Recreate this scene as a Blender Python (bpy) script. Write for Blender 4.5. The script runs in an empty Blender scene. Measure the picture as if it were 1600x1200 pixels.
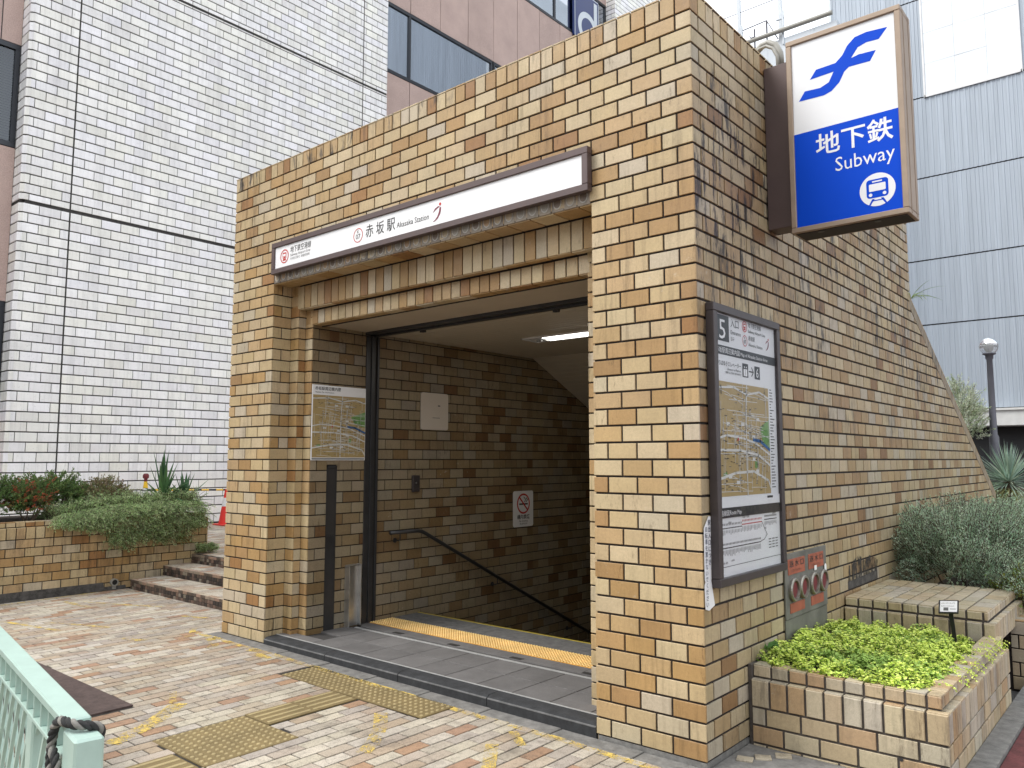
import bpy, math, random
from mathutils import Vector, Matrix, noise
R=math.radians
random.seed(7)
scene=bpy.context.scene
COL=scene.collection
# ------------------------------------------------------------ camera, world, sun, exposure
cam=bpy.data.cameras.new('camera'); camo=bpy.data.objects.new('camera',cam); COL.objects.link(camo)
camo.location=(2.1112,-4.1521,1.6793); camo.rotation_euler=(math.pi/2+0.09603,0,0.70458)
cam.sensor_width=36; cam.lens=36*1226.1/1600; cam.clip_start=0.05; cam.clip_end=2000
scene.camera=camo
wd=bpy.data.worlds.new('World'); scene.world=wd; wd.use_nodes=True
SUN_EL,SUN_AZ=R(52),R(218)        # azimuth clockwise from +Y: light comes from the front left
nt=wd.node_tree; nt.nodes.clear()
o=nt.nodes.new('ShaderNodeOutputWorld'); b=nt.nodes.new('ShaderNodeBackground')
sk=nt.nodes.new('ShaderNodeTexSky'); sk.sky_type='NISHITA'; sk.sun_disc=False
sk.sun_elevation=SUN_EL; sk.sun_rotation=SUN_AZ; sk.air_density=1.0; sk.dust_density=4.0; sk.ozone_density=1.0
hs=nt.nodes.new('ShaderNodeHueSaturation'); hs.inputs['Saturation'].default_value=0.22
mx=nt.nodes.new('ShaderNodeMixRGB'); mx.inputs[0].default_value=0.72; mx.inputs[2].default_value=(10.5,10.9,11.4,1)
nt.links.new(sk.outputs[0],hs.inputs['Color']); nt.links.new(hs.outputs[0],mx.inputs[1])
nt.links.new(mx.outputs[0],b.inputs[0]); b.inputs[1].default_value=0.132
nt.links.new(b.outputs[0],o.inputs[0])
sl=bpy.data.lights.new('sun','SUN'); sl.energy=1.5; sl.angle=R(25); sl.color=(1,0.965,0.91)
so=bpy.data.objects.new('sun',sl); COL.objects.link(so)
sd=Vector((math.sin(SUN_AZ)*math.cos(SUN_EL),math.cos(SUN_AZ)*math.cos(SUN_EL),math.sin(SUN_EL)))
so.rotation_euler=sd.to_track_quat('Z','Y').to_euler(); so.location=(-6,-12,20)
scene.view_settings.view_transform='Standard'; scene.view_settings.look='None'
scene.view_settings.exposure=0.70; scene.view_settings.gamma=1
# ------------------------------------------------------------ materials
def lin(r,g,b_): 
    f=lambda c:(c/255/12.92) if c/255<=0.04045 else ((c/255+0.055)/1.055)**2.4
    return (f(r),f(g),f(b_))
class N:
    def __init__(s,name):
        s.m=bpy.data.materials.new(name); s.m.use_nodes=True; s.t=s.m.node_tree; s.t.nodes.clear()
        s.out=s.n('ShaderNodeOutputMaterial'); s.p=s.n('ShaderNodeBsdfPrincipled'); s.l(s.p.outputs[0],s.out.inputs[0])
        s.tc=s.n('ShaderNodeTexCoord')
    def n(s,t,**k):
        x=s.t.nodes.new(t)
        for a,v in k.items(): setattr(x,a,v)
        return x
    def l(s,a,b_): s.t.links.new(a,b_)
    def mapped(s,sc=(1,1,1),loc=(0,0,0)):
        m=s.n('ShaderNodeMapping'); m.inputs['Scale'].default_value=sc; m.inputs['Location'].default_value=loc
        s.l(s.tc.outputs['Object'],m.inputs['Vector']); return m.outputs[0]
    def noise(s,scale=5,detail=5,rough=.6,vec=None,sc=None,loc=(0,0,0),dist=0):
        x=s.n('ShaderNodeTexNoise'); x.inputs['Scale'].default_value=scale; x.inputs['Detail'].default_value=detail
        x.inputs['Roughness'].default_value=rough; x.inputs['Distortion'].default_value=dist
        s.l(vec if vec is not None else s.mapped(sc or (1,1,1),loc),x.inputs['Vector']); return x.outputs['Fac']
    def ramp(s,v,stops):
        x=s.n('ShaderNodeValToRGB'); e=x.color_ramp.elements
        while len(e)<len(stops): e.new(0.5)
        for i,(p,c) in enumerate(stops):
            e[i].position=p; e[i].color=(c,c,c,1) if isinstance(c,(int,float)) else (*c,1)
        s.l(v,x.inputs[0]); return x.outputs[0]
    def mul(s,a,b_,fac=1.0): return s.mix(a,b_,fac,'MULTIPLY')
    def mix(s,a,b_,fac=.5,mode='MIX'):
        x=s.n('ShaderNodeMixRGB',blend_type=mode)
        for i,v in ((0,fac),(1,a),(2,b_)):
            if isinstance(v,(int,float)): x.inputs[i].default_value=v if i==0 else (v,v,v,1)
            elif isinstance(v,tuple): x.inputs[i].default_value=(*v,1)
            else: s.l(v,x.inputs[i])
        return x.outputs[0]
    def math(s,op,a,b_=0.0):
        x=s.n('ShaderNodeMath',operation=op)
        for i,v in ((0,a),(1,b_)):
            if isinstance(v,(int,float)): x.inputs[i].default_value=v
            else: s.l(v,x.inputs[i])
        return x.outputs[0]
    def attr(s,name='col'):
        x=s.n('ShaderNodeAttribute'); x.attribute_name=name; return x.outputs['Color']
    def bump(s,h,strength=.3,dist=.01):
        x=s.n('ShaderNodeBump'); x.inputs['Strength'].default_value=strength; x.inputs['Distance'].default_value=dist
        s.l(h,x.inputs['Height']); s.l(x.outputs[0],s.p.inputs['Normal'])
    def base(s,c):
        if isinstance(c,tuple): s.p.inputs['Base Color'].default_value=(*c,1)
        else: s.l(c,s.p.inputs['Base Color'])
    def rough(s,v):
        if isinstance(v,(int,float)): s.p.inputs['Roughness'].default_value=v
        else: s.l(v,s.p.inputs['Roughness'])
def simple(name,c,rough=.6,metal=0,var=.12,scale=6,bump=.0,bscale=60,spec=.5):
    m=N(name); n=m.noise(scale,6,.6)
    col=c if c!='attr' else m.attr()
    f=m.ramp(n,[(0.25,1-var),(0.75,1+var*.4)])
    m.base(m.mul(m.mix(col,col,0) if not isinstance(col,tuple) else col,f)); m.rough(rough); m.p.inputs['Metallic'].default_value=metal
    m.p.inputs['Specular IOR Level'].default_value=spec
    if bump: m.bump(m.noise(bscale,4,.6),bump,.004)
    return m.m
def island(m,lo,hi):
    g=m.n('ShaderNodeNewGeometry'); return m.ramp(g.outputs['Random Per Island'],[(0,lo),(1,hi)])
def brickmat(name,streak=.5,axis='x',black=0.0):
    m=N(name); c=m.attr()
    c=m.mul(c,m.ramp(m.noise(3.0,5,.6),[(.3,.86),(.7,1.06)]))
    c=m.mul(c,m.ramp(m.noise(55,4,.7),[(.25,.86),(.7,1.06)]))
    c=m.mul(c,m.ramp(m.noise(420,2,.5),[(.3,.80),(.6,1.05)]))
    sc=(16,16,1.3)
    st=m.noise(1.0,6,.72,sc=sc)
    mask=m.noise(1.1,3,.5,loc=(3,1,7))
    k=m.math('MULTIPLY',m.ramp(st,[(.50,0),(.66,1)]),m.ramp(mask,[(.40,0),(.62,1)]))
    c=m.mix(c,m.mul(c,(.42,.40,.37)),m.math('MULTIPLY',k,streak))
    dr=m.noise(1.0,6,.8,sc=(30,30,6),loc=(9,9,2)); k3=m.math('MULTIPLY',m.ramp(dr,[(.55,0),(.66,1)]),m.ramp(m.noise(1.7,4,.6,loc=(7,7,7)),[(.45,0),(.60,1)]))
    c=m.mix(c,m.mul(c,(.34,.31,.28)),m.math('MULTIPLY',k3,.75))
    ef=m.noise(17,6,.8,loc=(2,8,5)); k4=m.math('MULTIPLY',m.ramp(ef,[(.60,0),(.68,1)]),m.ramp(m.noise(1.3,3,.5,loc=(1,9,4)),[(.52,0),(.64,1)]))
    c=m.mix(c,(.55,.52,.46),m.math('MULTIPLY',k4,.45))
    if black:
        sx=m.n('ShaderNodeSeparateXYZ'); m.l(m.tc.outputs['Object'],sx.inputs[0])
        st2=m.noise(1.0,6,.75,sc=(12,12,2.2),loc=(5,2,1)); mask2=m.noise(.9,5,.65,loc=(0,2.3,1.7))
        zt=m.ramp(m.math('MULTIPLY',sx.outputs[2],.2),[(.30,.0),(.52,1)]) if black>.5 else 1.0
        k2=m.math('MULTIPLY',m.ramp(st2,[(.51,0),(.58,1)]),m.ramp(mask2,[(.45,0),(.56,1)]))
        c=m.mix(c,(.035,.032,.03),m.math('MULTIPLY',m.math('MULTIPLY',k2,black),zt))
    m.base(c); m.rough(m.ramp(m.noise(9,3,.6),[(.3,.42),(.7,.62)])); m.p.inputs['Specular IOR Level'].default_value=.4
    h=m.mix(m.noise(70,5,.7),m.noise(12,2,.5,sc=(1,1,1)),.5); m.bump(h,.35,.0035)
    return m.m
M={}
M['brick']=brickmat('glazed_buff_brick',.7)
M['brick_side']=brickmat('weathered_buff_brick',.8,black=.93)
M['brick_in']=brickmat('interior_brick',.25)
M['brick_low']=brickmat('planter_brick',.6,black=.35)
def mk(name,c,v=.35):
    m=N(name); m.base(m.mul(c,m.ramp(m.noise(14,6,.7),[(.3,1-v),(.75,1+v*1.6)]))); m.rough(.95); m.bump(m.noise(90,5,.7),.6,.006); return m.m
M['mortar']=mk('dark_mortar',(.026,.020,.017)); M['mortar_w']=mk('grey_mortar',(.045,.042,.04)); M['mortar_g']=mk('pavement_mortar',(.030,.026,.022),.45); M['mortar_p']=mk('brown_planter_mortar',(.075,.064,.056),.35); M['sooty']=mk('sooty_concrete_base',(.06,.055,.05),.6)
def whiteblock():
    m=N('white_split_block'); c=m.attr()
    c=m.mul(c,m.ramp(m.noise(2.2,6,.7),[(.3,.94),(.62,1.03)]))
    c=m.mul(c,m.ramp(m.noise(90,3,.6),[(.26,.62),(.36,1.0)]))
    c=m.mul(c,m.ramp(m.noise(22,5,.75),[(.28,.74),(.42,1.0)]))
    st=m.noise(1,6,.75,sc=(9,9,.35)); c=m.mul(c,m.ramp(st,[(.38,.88),(.52,1.0)])); c=m.mul(c,m.ramp(m.noise(.35,4,.6),[(.35,.96),(.6,1.0)]))
    m.base(c); m.rough(.8); m.bump(m.noise(40,6,.75),.5,.008); return m.m
M['white']=whiteblock()
def paver():
    m=N('speckled_paver'); c=m.attr()
    c=m.mul(c,m.ramp(m.noise(1.4,5,.65),[(.32,.80),(.66,1.04)]))
    c=m.mul(c,m.ramp(m.noise(230,2,.5),[(.36,.50),(.46,1.0)]))
    c=m.mul(c,m.ramp(m.noise(520,2,.5),[(.30,.78),(.6,1.05)]))
    d=m.noise(3.1,6,.75,loc=(4,4,0)); c=m.mix(c,(.13,.11,.09),m.math('MULTIPLY',m.ramp(d,[(.52,0),(.70,1)]),.7))
    d3=m.noise(26,5,.75,loc=(1,4,0)); c=m.mul(c,m.ramp(d3,[(.32,.66),(.5,1)]))
    m.base(c); m.rough(.85); m.bump(m.noise(260,3,.6),.45,.003); return m.m
M['paver']=paver()
M['asphalt']=mk('grey_asphalt',(.11,.108,.105)); M['brown']=mk('brown_asphalt',(.075,.052,.047)); M['redpave']=mk('dark_red_surfacing',(.095,.026,.026))
M['concrete']=mk('rough_concrete',(.22,.21,.195),.3); M['slab']=mk('grey_edge_slab',(.165,.16,.15),.35)
M['steptile']=mk('sooty_step_tile',(.17,.11,.08),.7)
M['kerb']=mk('dark_granite_kerb',(.028,.029,.031),.35); M['kerb_lite']=mk('kerb_bevel_highlight',(.11,.11,.11),.3)
m=N('grey_floor_tile'); c=m.mul((.165,.158,.155),m.ramp(m.noise(3,6,.7),[(.3,.72),(.7,1.15)])); c=m.mul(c,m.ramp(m.noise(300,2,.5),[(.35,.75),(.6,1.05)])); m.base(m.mul(c,island(m,.9,1.08))); m.rough(.65); M['ftile']=m.m
def tact(name,c):
    m=N(name); g=m.mul(c,m.ramp(m.noise(4,6,.7),[(.3,.72),(.7,1.08)])); g=m.mul(g,m.ramp(m.noise(150,3,.6),[(.3,.78),(.55,1.04)])); m.base(g); m.rough(.7); m.bump(m.noise(200,3,.6),.3,.002); return m.m
M['tact_y']=tact('bright_yellow_tactile',lin(212,154,62)); M['tact_o']=tact('worn_ochre_tactile',lin(128,111,74)); M['dome_o']=tact('worn_ochre_dome',lin(170,153,112)); M['dome_y']=tact('bright_yellow_dome',lin(246,216,150))
def paint():
    m=N('worn_yellow_paint'); g=m.mul(lin(206,178,92),m.ramp(m.noise(9,5,.7),[(.3,.8),(.7,1.1)])); m.base(g); m.rough(.75)
    tr=m.n('ShaderNodeBsdfTransparent'); mxs=m.n('ShaderNodeMixShader'); f=m.ramp(m.math('ADD',m.math('MULTIPLY',m.noise(95,4,.75),.55),m.math('MULTIPLY',m.noise(9,4,.7),.45)),[(.495,0),(.55,1)])
    m.l(f,mxs.inputs[0]); m.l(tr.outputs[0],mxs.inputs[1]); m.l(m.p.outputs[0],mxs.inputs[2]); m.l(mxs.outputs[0],m.out.inputs[0]); return m.m
M['paint']=paint()
M['brown_frame']=simple('brown_painted_metal',lin(92,78,76),.42,.3,.12,5)
M['beige_frame']=simple('beige_anodised_frame',lin(158,140,122),.45,.2,.16,9)
M['dark_frame']=simple('dark_bronze_frame',lin(78,72,72),.4,.4,.2,7)
M['black']=simple('black_metal',(.02,.02,.022),.4,.3); M['soot']=simple('dark_underside',(.03,.027,.025),.7)  # second one: near-black fill for undersides, grooves, holes and gaps
M['sign_white']=simple('sign_white',(.86,.86,.86),.28,0,.04,2); M['sign_panel']=simple('lightbox_white',(.84,.86,.88),.22,0,.04,2)
M['blue']=simple('lightbox_blue',(.001,.068,.62),.4,0,.05,2,spec=.12); M['ink']=simple('ink_black',(.03,.03,.03),.4); M['inkgrey']=simple('ink_grey',(.13,.13,.13),.4)
M['red']=simple('sign_red',(.55,.035,.03),.4); M['maroon']=simple('sign_maroon',(.20,.02,.05),.4); M['poster_white']=simple('poster_paper',(.76,.77,.78),.3,0,.06,2,.15,5)
M['map_tan']=simple('map_tan',lin(172,150,102),.4,0,.08,3); M['map_green']=simple('map_green',lin(108,150,84),.4); M['map_blue']=simple('map_blue',lin(56,104,160),.4); M['map_road']=simple('map_road',(.66,.66,.63),.4); M['band']=simple('poster_dark_band',(.03,.032,.034),.35)
M['steel']=simple('brushed_steel',(.62,.62,.61),.28,.85,.25,5); M['darksteel']=simple('dark_steel_rail',(.05,.05,.052),.38,.3,.3,6)
M['nosing']=simple('dull_yellow_nosing',lin(170,152,52),.5); M['strip']=simple('pale_threshold_strip',(.45,.45,.44),.4,.1,.2,5); M['rubber']=simple('black_rubber',(.02,.02,.02),.7)
M['panel']=simple('cream_painted_board',lin(190,176,156),.5,0,.10,3); M['ceil']=simple('ceiling_strip_metal',lin(196,186,168),.42,.1,.07,3)
M['whiteplate']=simple('offwhite_plate',lin(205,196,184),.4,0,.05,3)
M['zinc']=simple('stained_zinc_plate',(.19,.185,.165),.55,.3,.45,6,.2,30); M['orange']=simple('faded_orange_plate',lin(160,88,66),.55,0,.3,12); M['redcap']=simple('dull_red_cap',lin(112,36,42),.5,0,.3,9); M['ring']=simple('worn_metal_ring',(.34,.32,.28),.4,.7,.4,20)
M['green']=simple('pale_green_paint',lin(166,190,180),.4,0,.14,7); M['pink']=simple('pink_granite_panel',lin(168,142,134),.7,0,.14,2,.4,40)
m=N('pink_textured_panel'); c=m.mul(lin(188,164,155),m.ramp(m.noise(1.4,5,.6),[(.3,.88),(.7,1.05)])); c=m.mul(c,m.ramp(m.noise(60,3,.6),[(.3,.8),(.65,1.08)])); m.base(m.mul(c,island(m,.93,1.05))); m.rough(.8); m.bump(m.noise(50,5,.7),.5,.01); M['pink']=m.m
M['wframe']=simple('dark_window_frame',(.035,.038,.045),.35,.5)
def glass(k=.6):
    m=N('tinted_window_glass'); m.t.nodes.remove(m.p)
    g=m.n('ShaderNodeBsdfGlossy'); g.inputs['Roughness'].default_value=.02; g.inputs['Color'].default_value=(.72,.77,.84,1)
    t=m.n('ShaderNodeBsdfTransparent'); t.inputs['Color'].default_value=(.45,.5,.55,1); x=m.n('ShaderNodeMixShader'); x.inputs[0].default_value=k
    m.l(t.outputs[0],x.inputs[1]); m.l(g.outputs[0],x.inputs[2]); m.l(x.outputs[0],m.out.inputs[0]); return m.m
M['glass']=glass(); M['glass_dark']=glass(.10); M['blind']=simple('beige_blind',(.22,.20,.17),.7); M['room']=simple('dim_room',(.05,.05,.052),.9)
def coverglass():
    m=N('clear_poster_cover'); m.t.nodes.remove(m.p)
    g=m.n('ShaderNodeBsdfGlossy'); g.inputs['Roughness'].default_value=.06; g.inputs['Color'].default_value=(.9,.9,.9,1)
    t=m.n('ShaderNodeBsdfTransparent'); t.inputs['Color'].default_value=(.93,.94,.95,1); x=m.n('ShaderNodeMixShader'); fr=m.n('ShaderNodeFresnel'); fr.inputs[0].default_value=1.45
    bp=m.n('ShaderNodeBump'); bp.inputs['Strength'].default_value=.35; bp.inputs['Distance'].default_value=.02; m.l(m.noise(3.5,3,.5),bp.inputs['Height']); m.l(bp.outputs[0],g.inputs['Normal'])
    m.l(m.math('MULTIPLY',fr.outputs[0],.45),x.inputs[0]); m.l(t.outputs[0],x.inputs[1]); m.l(g.outputs[0],x.inputs[2]); m.l(x.outputs[0],m.out.inputs[0]); return m.m
M['cover']=coverglass()
m=N('corrugated_steel_cladding'); c=m.mul(lin(166,175,185),m.ramp(m.noise(1,5,.7,sc=(3,3,.12)),[(.3,.84),(.7,1.06)])); m.base(m.mul(c,m.ramp(m.noise(1,3,.5,sc=(9,9,.3)),[(.3,.9),(.7,1.04)]))); m.rough(.5); m.p.inputs['Metallic'].default_value=.15; M['clad']=m.m
M['cladlite']=simple('pale_crinkled_panel',lin(222,227,232),.35,0,.08,1.2,.3,3); M['bandwhite']=simple('white_band',(.62,.62,.60),.5); M['darkwall']=simple('charcoal_wall',(.035,.035,.037),.7,0,.3,1.5); M['parapet']=simple('pale_grey_parapet',lin(205,212,218),.6,0,.08,1)
def leafm(name,rough=.5,trans=.25):
    m=N(name); c=m.attr(); c=m.mul(c,m.ramp(m.noise(4,3,.6),[(.3,.8),(.7,1.15)])); m.base(c); m.rough(rough); m.p.inputs['Specular IOR Level'].default_value=.3
    t=m.n('ShaderNodeBsdfTranslucent'); m.l(c,t.inputs[0]); x=m.n('ShaderNodeMixShader'); x.inputs[0].default_value=trans
    m.l(m.p.outputs[0],x.inputs[1]); m.l(t.outputs[0],x.inputs[2]); m.l(x.outputs[0],m.out.inputs[0]); return m.m
M['leaf']=leafm('leaf',.5,.4); M['leaf_lime']=leafm('lime_leaf',.5,.15); M['bark']=mk('twig_bark',(.09,.065,.045)); M['soil']=mk('dark_soil',(.045,.034,.025))
M['rope_d']=mk('black_rope_strand',(.03,.03,.03)); M['rope_l']=mk('grey_rope_strand',(.22,.21,.19))
M['cone']=simple('cone_red_plastic',lin(214,44,34),.45); M['conew']=simple('white_plastic',(.7,.7,.7),.4); M['yellow']=simple('yellow_plastic',lin(236,190,40),.45)
M['chrome']=simple('mirror_chrome',(.8,.82,.84),.05,1.0,.02); M['pole']=simple('grey_pole_paint',lin(92,92,100),.5,.2); M['pvc']=simple('grey_pvc_pipe',lin(150,148,140),.45)
m=N('clear_globe'); m.p.inputs['Base Color'].default_value=(.85,.87,.9,1); m.rough(.08); m.p.inputs['Transmission Weight'].default_value=.75; M['globe']=m.m
m=N('lit_tube'); m.p.inputs['Emission Color'].default_value=(1,.97,.9,1); m.p.inputs['Emission Strength'].default_value=3.2; m.base((.9,.9,.9)); M['tube']=m.m
# ------------------------------------------------------------ mesh builder
X,Y,Z=Vector((1,0,0)),Vector((0,1,0)),Vector((0,0,1))
class MB:
    def __init__(s): s.v=[];s.f=[];s.c=[];s.mi=[];s.mats=[];s.smooth=False
    def mid(s,mat):
        if mat is None: return 0
        if mat not in s.mats: s.mats.append(mat)
        return s.mats.index(mat)
    def poly(s,pts,col=(1,1,1),mat=None):
        i=len(s.v); s.v.extend([tuple(p) for p in pts]); s.f.append(tuple(range(i,i+len(pts)))); s.c.append(col); s.mi.append(s.mid(mat))
    def raw(s,vs,fs,col=(1,1,1),mat=None):
        i=len(s.v); s.v.extend([tuple(p) for p in vs]); k=s.mid(mat)
        for f in fs: s.f.append(tuple(i+a for a in f)); s.c.append(col); s.mi.append(k)
    def box(s,a,b_,col=(1,1,1),mat=None,M_=None,bev=0):
        x0,y0,z0=a; x1,y1,z1=b_
        if bev>0:
            e=bev; vs=[];
            for (px,sx) in ((x0,1),(x1,-1)):
                for (py,sy) in ((y0,1),(y1,-1)):
                    for (pz,sz) in ((z0,1),(z1,-1)):
                        vs+=[(px,py+sy*e,pz+sz*e),(px+sx*e,py,pz+sz*e),(px+sx*e,py+sy*e,pz)]
            idx=lambda i,j,k,w:(i*4+j*2+k)*3+w
            fs=[]
            for i in (0,1):
                fs.append([idx(i,0,0,0),idx(i,0,1,0),idx(i,1,1,0),idx(i,1,0,0)])
                fs.append([idx(0,i,0,1),idx(0,i,1,1),idx(1,i,1,1),idx(1,i,0,1)])
                fs.append([idx(0,0,i,2),idx(0,1,i,2),idx(1,1,i,2),idx(1,0,i,2)])
                for j in (0,1):
                    fs.append([idx(i,j,0,0),idx(i,j,1,0),idx(i,j,1,1),idx(i,j,0,1)])
                    fs.append([idx(i,0,j,0),idx(i,1,j,0),idx(i,1,j,2),idx(i,0,j,2)])
                    fs.append([idx(0,i,j,1),idx(1,i,j,1),idx(1,i,j,2),idx(0,i,j,2)])
                    for k in (0,1): fs.append([idx(i,j,k,0),idx(i,j,k,1),idx(i,j,k,2)])
        else:
            vs=[(x,y,z) for x in (x0,x1) for y in (y0,y1) for z in (z0,z1)]
            fs=[(0,1,3,2),(4,6,7,5),(0,4,5,1),(2,3,7,6),(0,2,6,4),(1,5,7,3)]
        if M_ is not None: vs=[M_@Vector(v) for v in vs]
        s.raw(vs,fs,col,mat)
    def prism(s,pts,ext,col=(1,1,1),mat=None):
        n=len(pts); pts=[Vector(p) for p in pts]; ext=Vector(ext)
        s.raw(pts+[p+ext for p in pts],[tuple(range(n)),tuple(range(2*n-1,n-1,-1))]+[(i,(i+1)%n,(i+1)%n+n,i+n) for i in range(n)],col,mat)
    def tube(s,path,r,seg=8,col=(1,1,1),mat=None,cap=True,r1=None,closed=False):
        path=[Vector(p) for p in path]; n=len(path); rings=[]; up=None
        for i,p in enumerate(path):
            a=path[max(i-1,0)] if not closed else path[i-1]; c=path[min(i+1,n-1)] if not closed else path[(i+1)%n]
            t=(c-a); t=t.normalized() if t.length>1e-9 else Z
            if up is None: up=t.orthogonal().normalized()
            else:
                up=(up-t*up.dot(t)); up=up.normalized() if up.length>1e-6 else t.orthogonal().normalized()
            w=t.cross(up); rr=r if r1 is None else r+(r1-r)*i/(n-1)
            rings.append([p+up*math.cos(k*2*math.pi/seg)*rr+w*math.sin(k*2*math.pi/seg)*rr for k in range(seg)])
        vs=[q for g in rings for q in g]; fs=[]
        for i in range(n if closed else n-1):
            j=(i+1)%n
            for k in range(seg): fs.append((i*seg+k,i*seg+(k+1)%seg,j*seg+(k+1)%seg,j*seg+k))
        if cap and not closed: fs+= [tuple(range(seg))[::-1],tuple((n-1)*seg+k for k in range(seg))]
        s.raw(vs,fs,col,mat)
    def lathe(s,c,prof,seg=20,col=(1,1,1),mat=None,axis=None):
        c=Vector(c); A=axis or Matrix.Identity(3); vs=[];fs=[]
        for r,z in prof:
            for k in range(seg): vs.append(c+A@Vector((r*math.cos(k*2*math.pi/seg),r*math.sin(k*2*math.pi/seg),z)))
        for i in range(len(prof)-1):
            for k in range(seg): fs.append((i*seg+k,i*seg+(k+1)%seg,(i+1)*seg+(k+1)%seg,(i+1)*seg+k))
        fs+=[tuple(range(seg))[::-1],tuple((len(prof)-1)*seg+k for k in range(seg))]
        s.raw(vs,fs,col,mat)
    def build(s,name,mat,parent=None,smooth=False):
        me=bpy.data.meshes.new(name)
        if not s.f: s.poly([(0,0,-5),(0.001,0,-5),(0,0.001,-5)])
        me.from_pydata(s.v,[],s.f)
        mats=s.mats if s.mats else [mat]
        for k in mats: me.materials.append(M[k])
        if s.mats: me.polygons.foreach_set('material_index',s.mi)
        a=me.attributes.new('col','FLOAT_COLOR','FACE'); a.data.foreach_set('color',[x for c in s.c for x in (c[0],c[1],c[2],1.0)])
        if smooth: me.polygons.foreach_set('use_smooth',[True]*len(s.f))
        me.update(); ob=bpy.data.objects.new(name,me); COL.objects.link(ob)
        return ob
def B(mb,name,mat,parent=None,smooth=False):
    me_ob=MB.build(mb,name,mat,None,smooth)
    if parent is not None:
        me_ob.parent=parent
        off=Vector((0,0,0)); p=parent
        while p is not None:
            off+=Vector(p.location); p=p.parent
        me_ob.data.transform(Matrix.Translation(-off))
    return me_ob
def thing(name,label,cat,loc=(0,0,0),group=None):
    o=bpy.data.objects.new(name,None); COL.objects.link(o); o.location=loc; o.empty_display_size=.1
    o['label']=label; o['category']=cat
    if group: o['group']=group
    return o
def tag(o,label,cat,group=None):
    o['label']=label; o['category']=cat
    if group: o['group']=group
    return o
def struct(mb,name,mat,kind='structure'):
    o=B(mb,name,mat); o['kind']=kind; return o
# ------------------------------------------------------------ tiles
PAL=[((.505,.382,.215),26),((.555,.440,.268),23),((.472,.325,.162),22),((.425,.268,.112),13),((.335,.176,.066),5),((.505,.425,.300),8),((.380,.232,.098),7)]
SPAL=[((.410,.322,.190),30),((.450,.366,.232),22),((.378,.272,.148),20),((.320,.214,.110),11),((.245,.143,.068),4),((.425,.368,.272),11)]  # side wall bricks: weathered, with the shade of this face mixed in
IPAL=[((.285,.225,.140),26),((.315,.258,.170),20),((.258,.190,.106),22),((.220,.145,.070),13),((.170,.094,.042),5),((.290,.250,.185),10)]  # interior bricks darkened in colour to stand in for the shade inside
WPAL=[((.90,.885,.86),14),((.93,.915,.893),18),((.86,.84,.81),4),((.92,.908,.888),8)]
PPAL=[((.55,.49,.40),30),((.47,.395,.31),24),((.44,.345,.255),18),((.40,.25,.16),9),((.43,.375,.31),15)]
def pick(pal,rng=random,v=.06):
    t=sum(w for _,w in pal); x=rng.random()*t
    for c,w in pal:
        x-=w
        if x<=0: break
    k=1+rng.uniform(-v,v); return (c[0]*k,c[1]*k,c[2]*k*(1+rng.uniform(-.05,.05)))
def clip(poly,a,b_,c):   # keep a*u+b*v+c>=0
    out=[]
    for i in range(len(poly)):
        p,q=poly[i],poly[(i+1)%len(poly)]; dp=a*p[0]+b_*p[1]+c; dq=a*q[0]+b_*q[1]+c
        if dp>=0: out.append(p)
        if (dp>=0)!=(dq>=0):
            t=dp/(dp-dq); out.append((p[0]+(q[0]-p[0])*t,p[1]+(q[1]-p[1])*t))
    return out
def inset(poly,e):
    n=len(poly); out=[]
    for i in range(n):
        p0,p1,p2=Vector(poly[i-1]),Vector(poly[i]),Vector(poly[(i+1)%n])
        d1=(p1-p0); d2=(p2-p1)
        if d1.length<1e-6 or d2.length<1e-6: out.append(tuple(p1)); continue
        d1.normalize(); d2.normalize(); n1=Vector((-d1.y,d1.x)); n2=Vector((-d2.y,d2.x)); k=1+n1.dot(n2)
        if k<.2: out.append(tuple(p1+n1*e)); continue
        out.append(tuple(p1+(n1+n2)*(e/k)))
    return out
def tilepoly(mb,O,U,V,Nn,poly,col,dep=.011,bev=.0022,jit=.0008):
    j=random.uniform(-jit,jit)
    ins=inset(poly,bev); n=len(poly)
    tu,tv=random.uniform(-.004,.004),random.uniform(-.006,.006); cu=sum(p[0] for p in poly)/n; cv=sum(p[1] for p in poly)/n
    P=lambda p,d:O+U*p[0]+V*p[1]+Nn*d
    vs=[P(p,-dep) for p in poly]+[P(p,-bev+j) for p in poly]+[P(p,j+(p[0]-cu)*tu+(p[1]-cv)*tv) for p in ins]
    fs=[tuple(2*n+i for i in range(n))]
    for r in (0,1):
        for i in range(n): fs.append((r*n+i,r*n+(i+1)%n,(r+1)*n+(i+1)%n,(r+1)*n+i))
    mb.raw(vs,fs,col)
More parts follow.
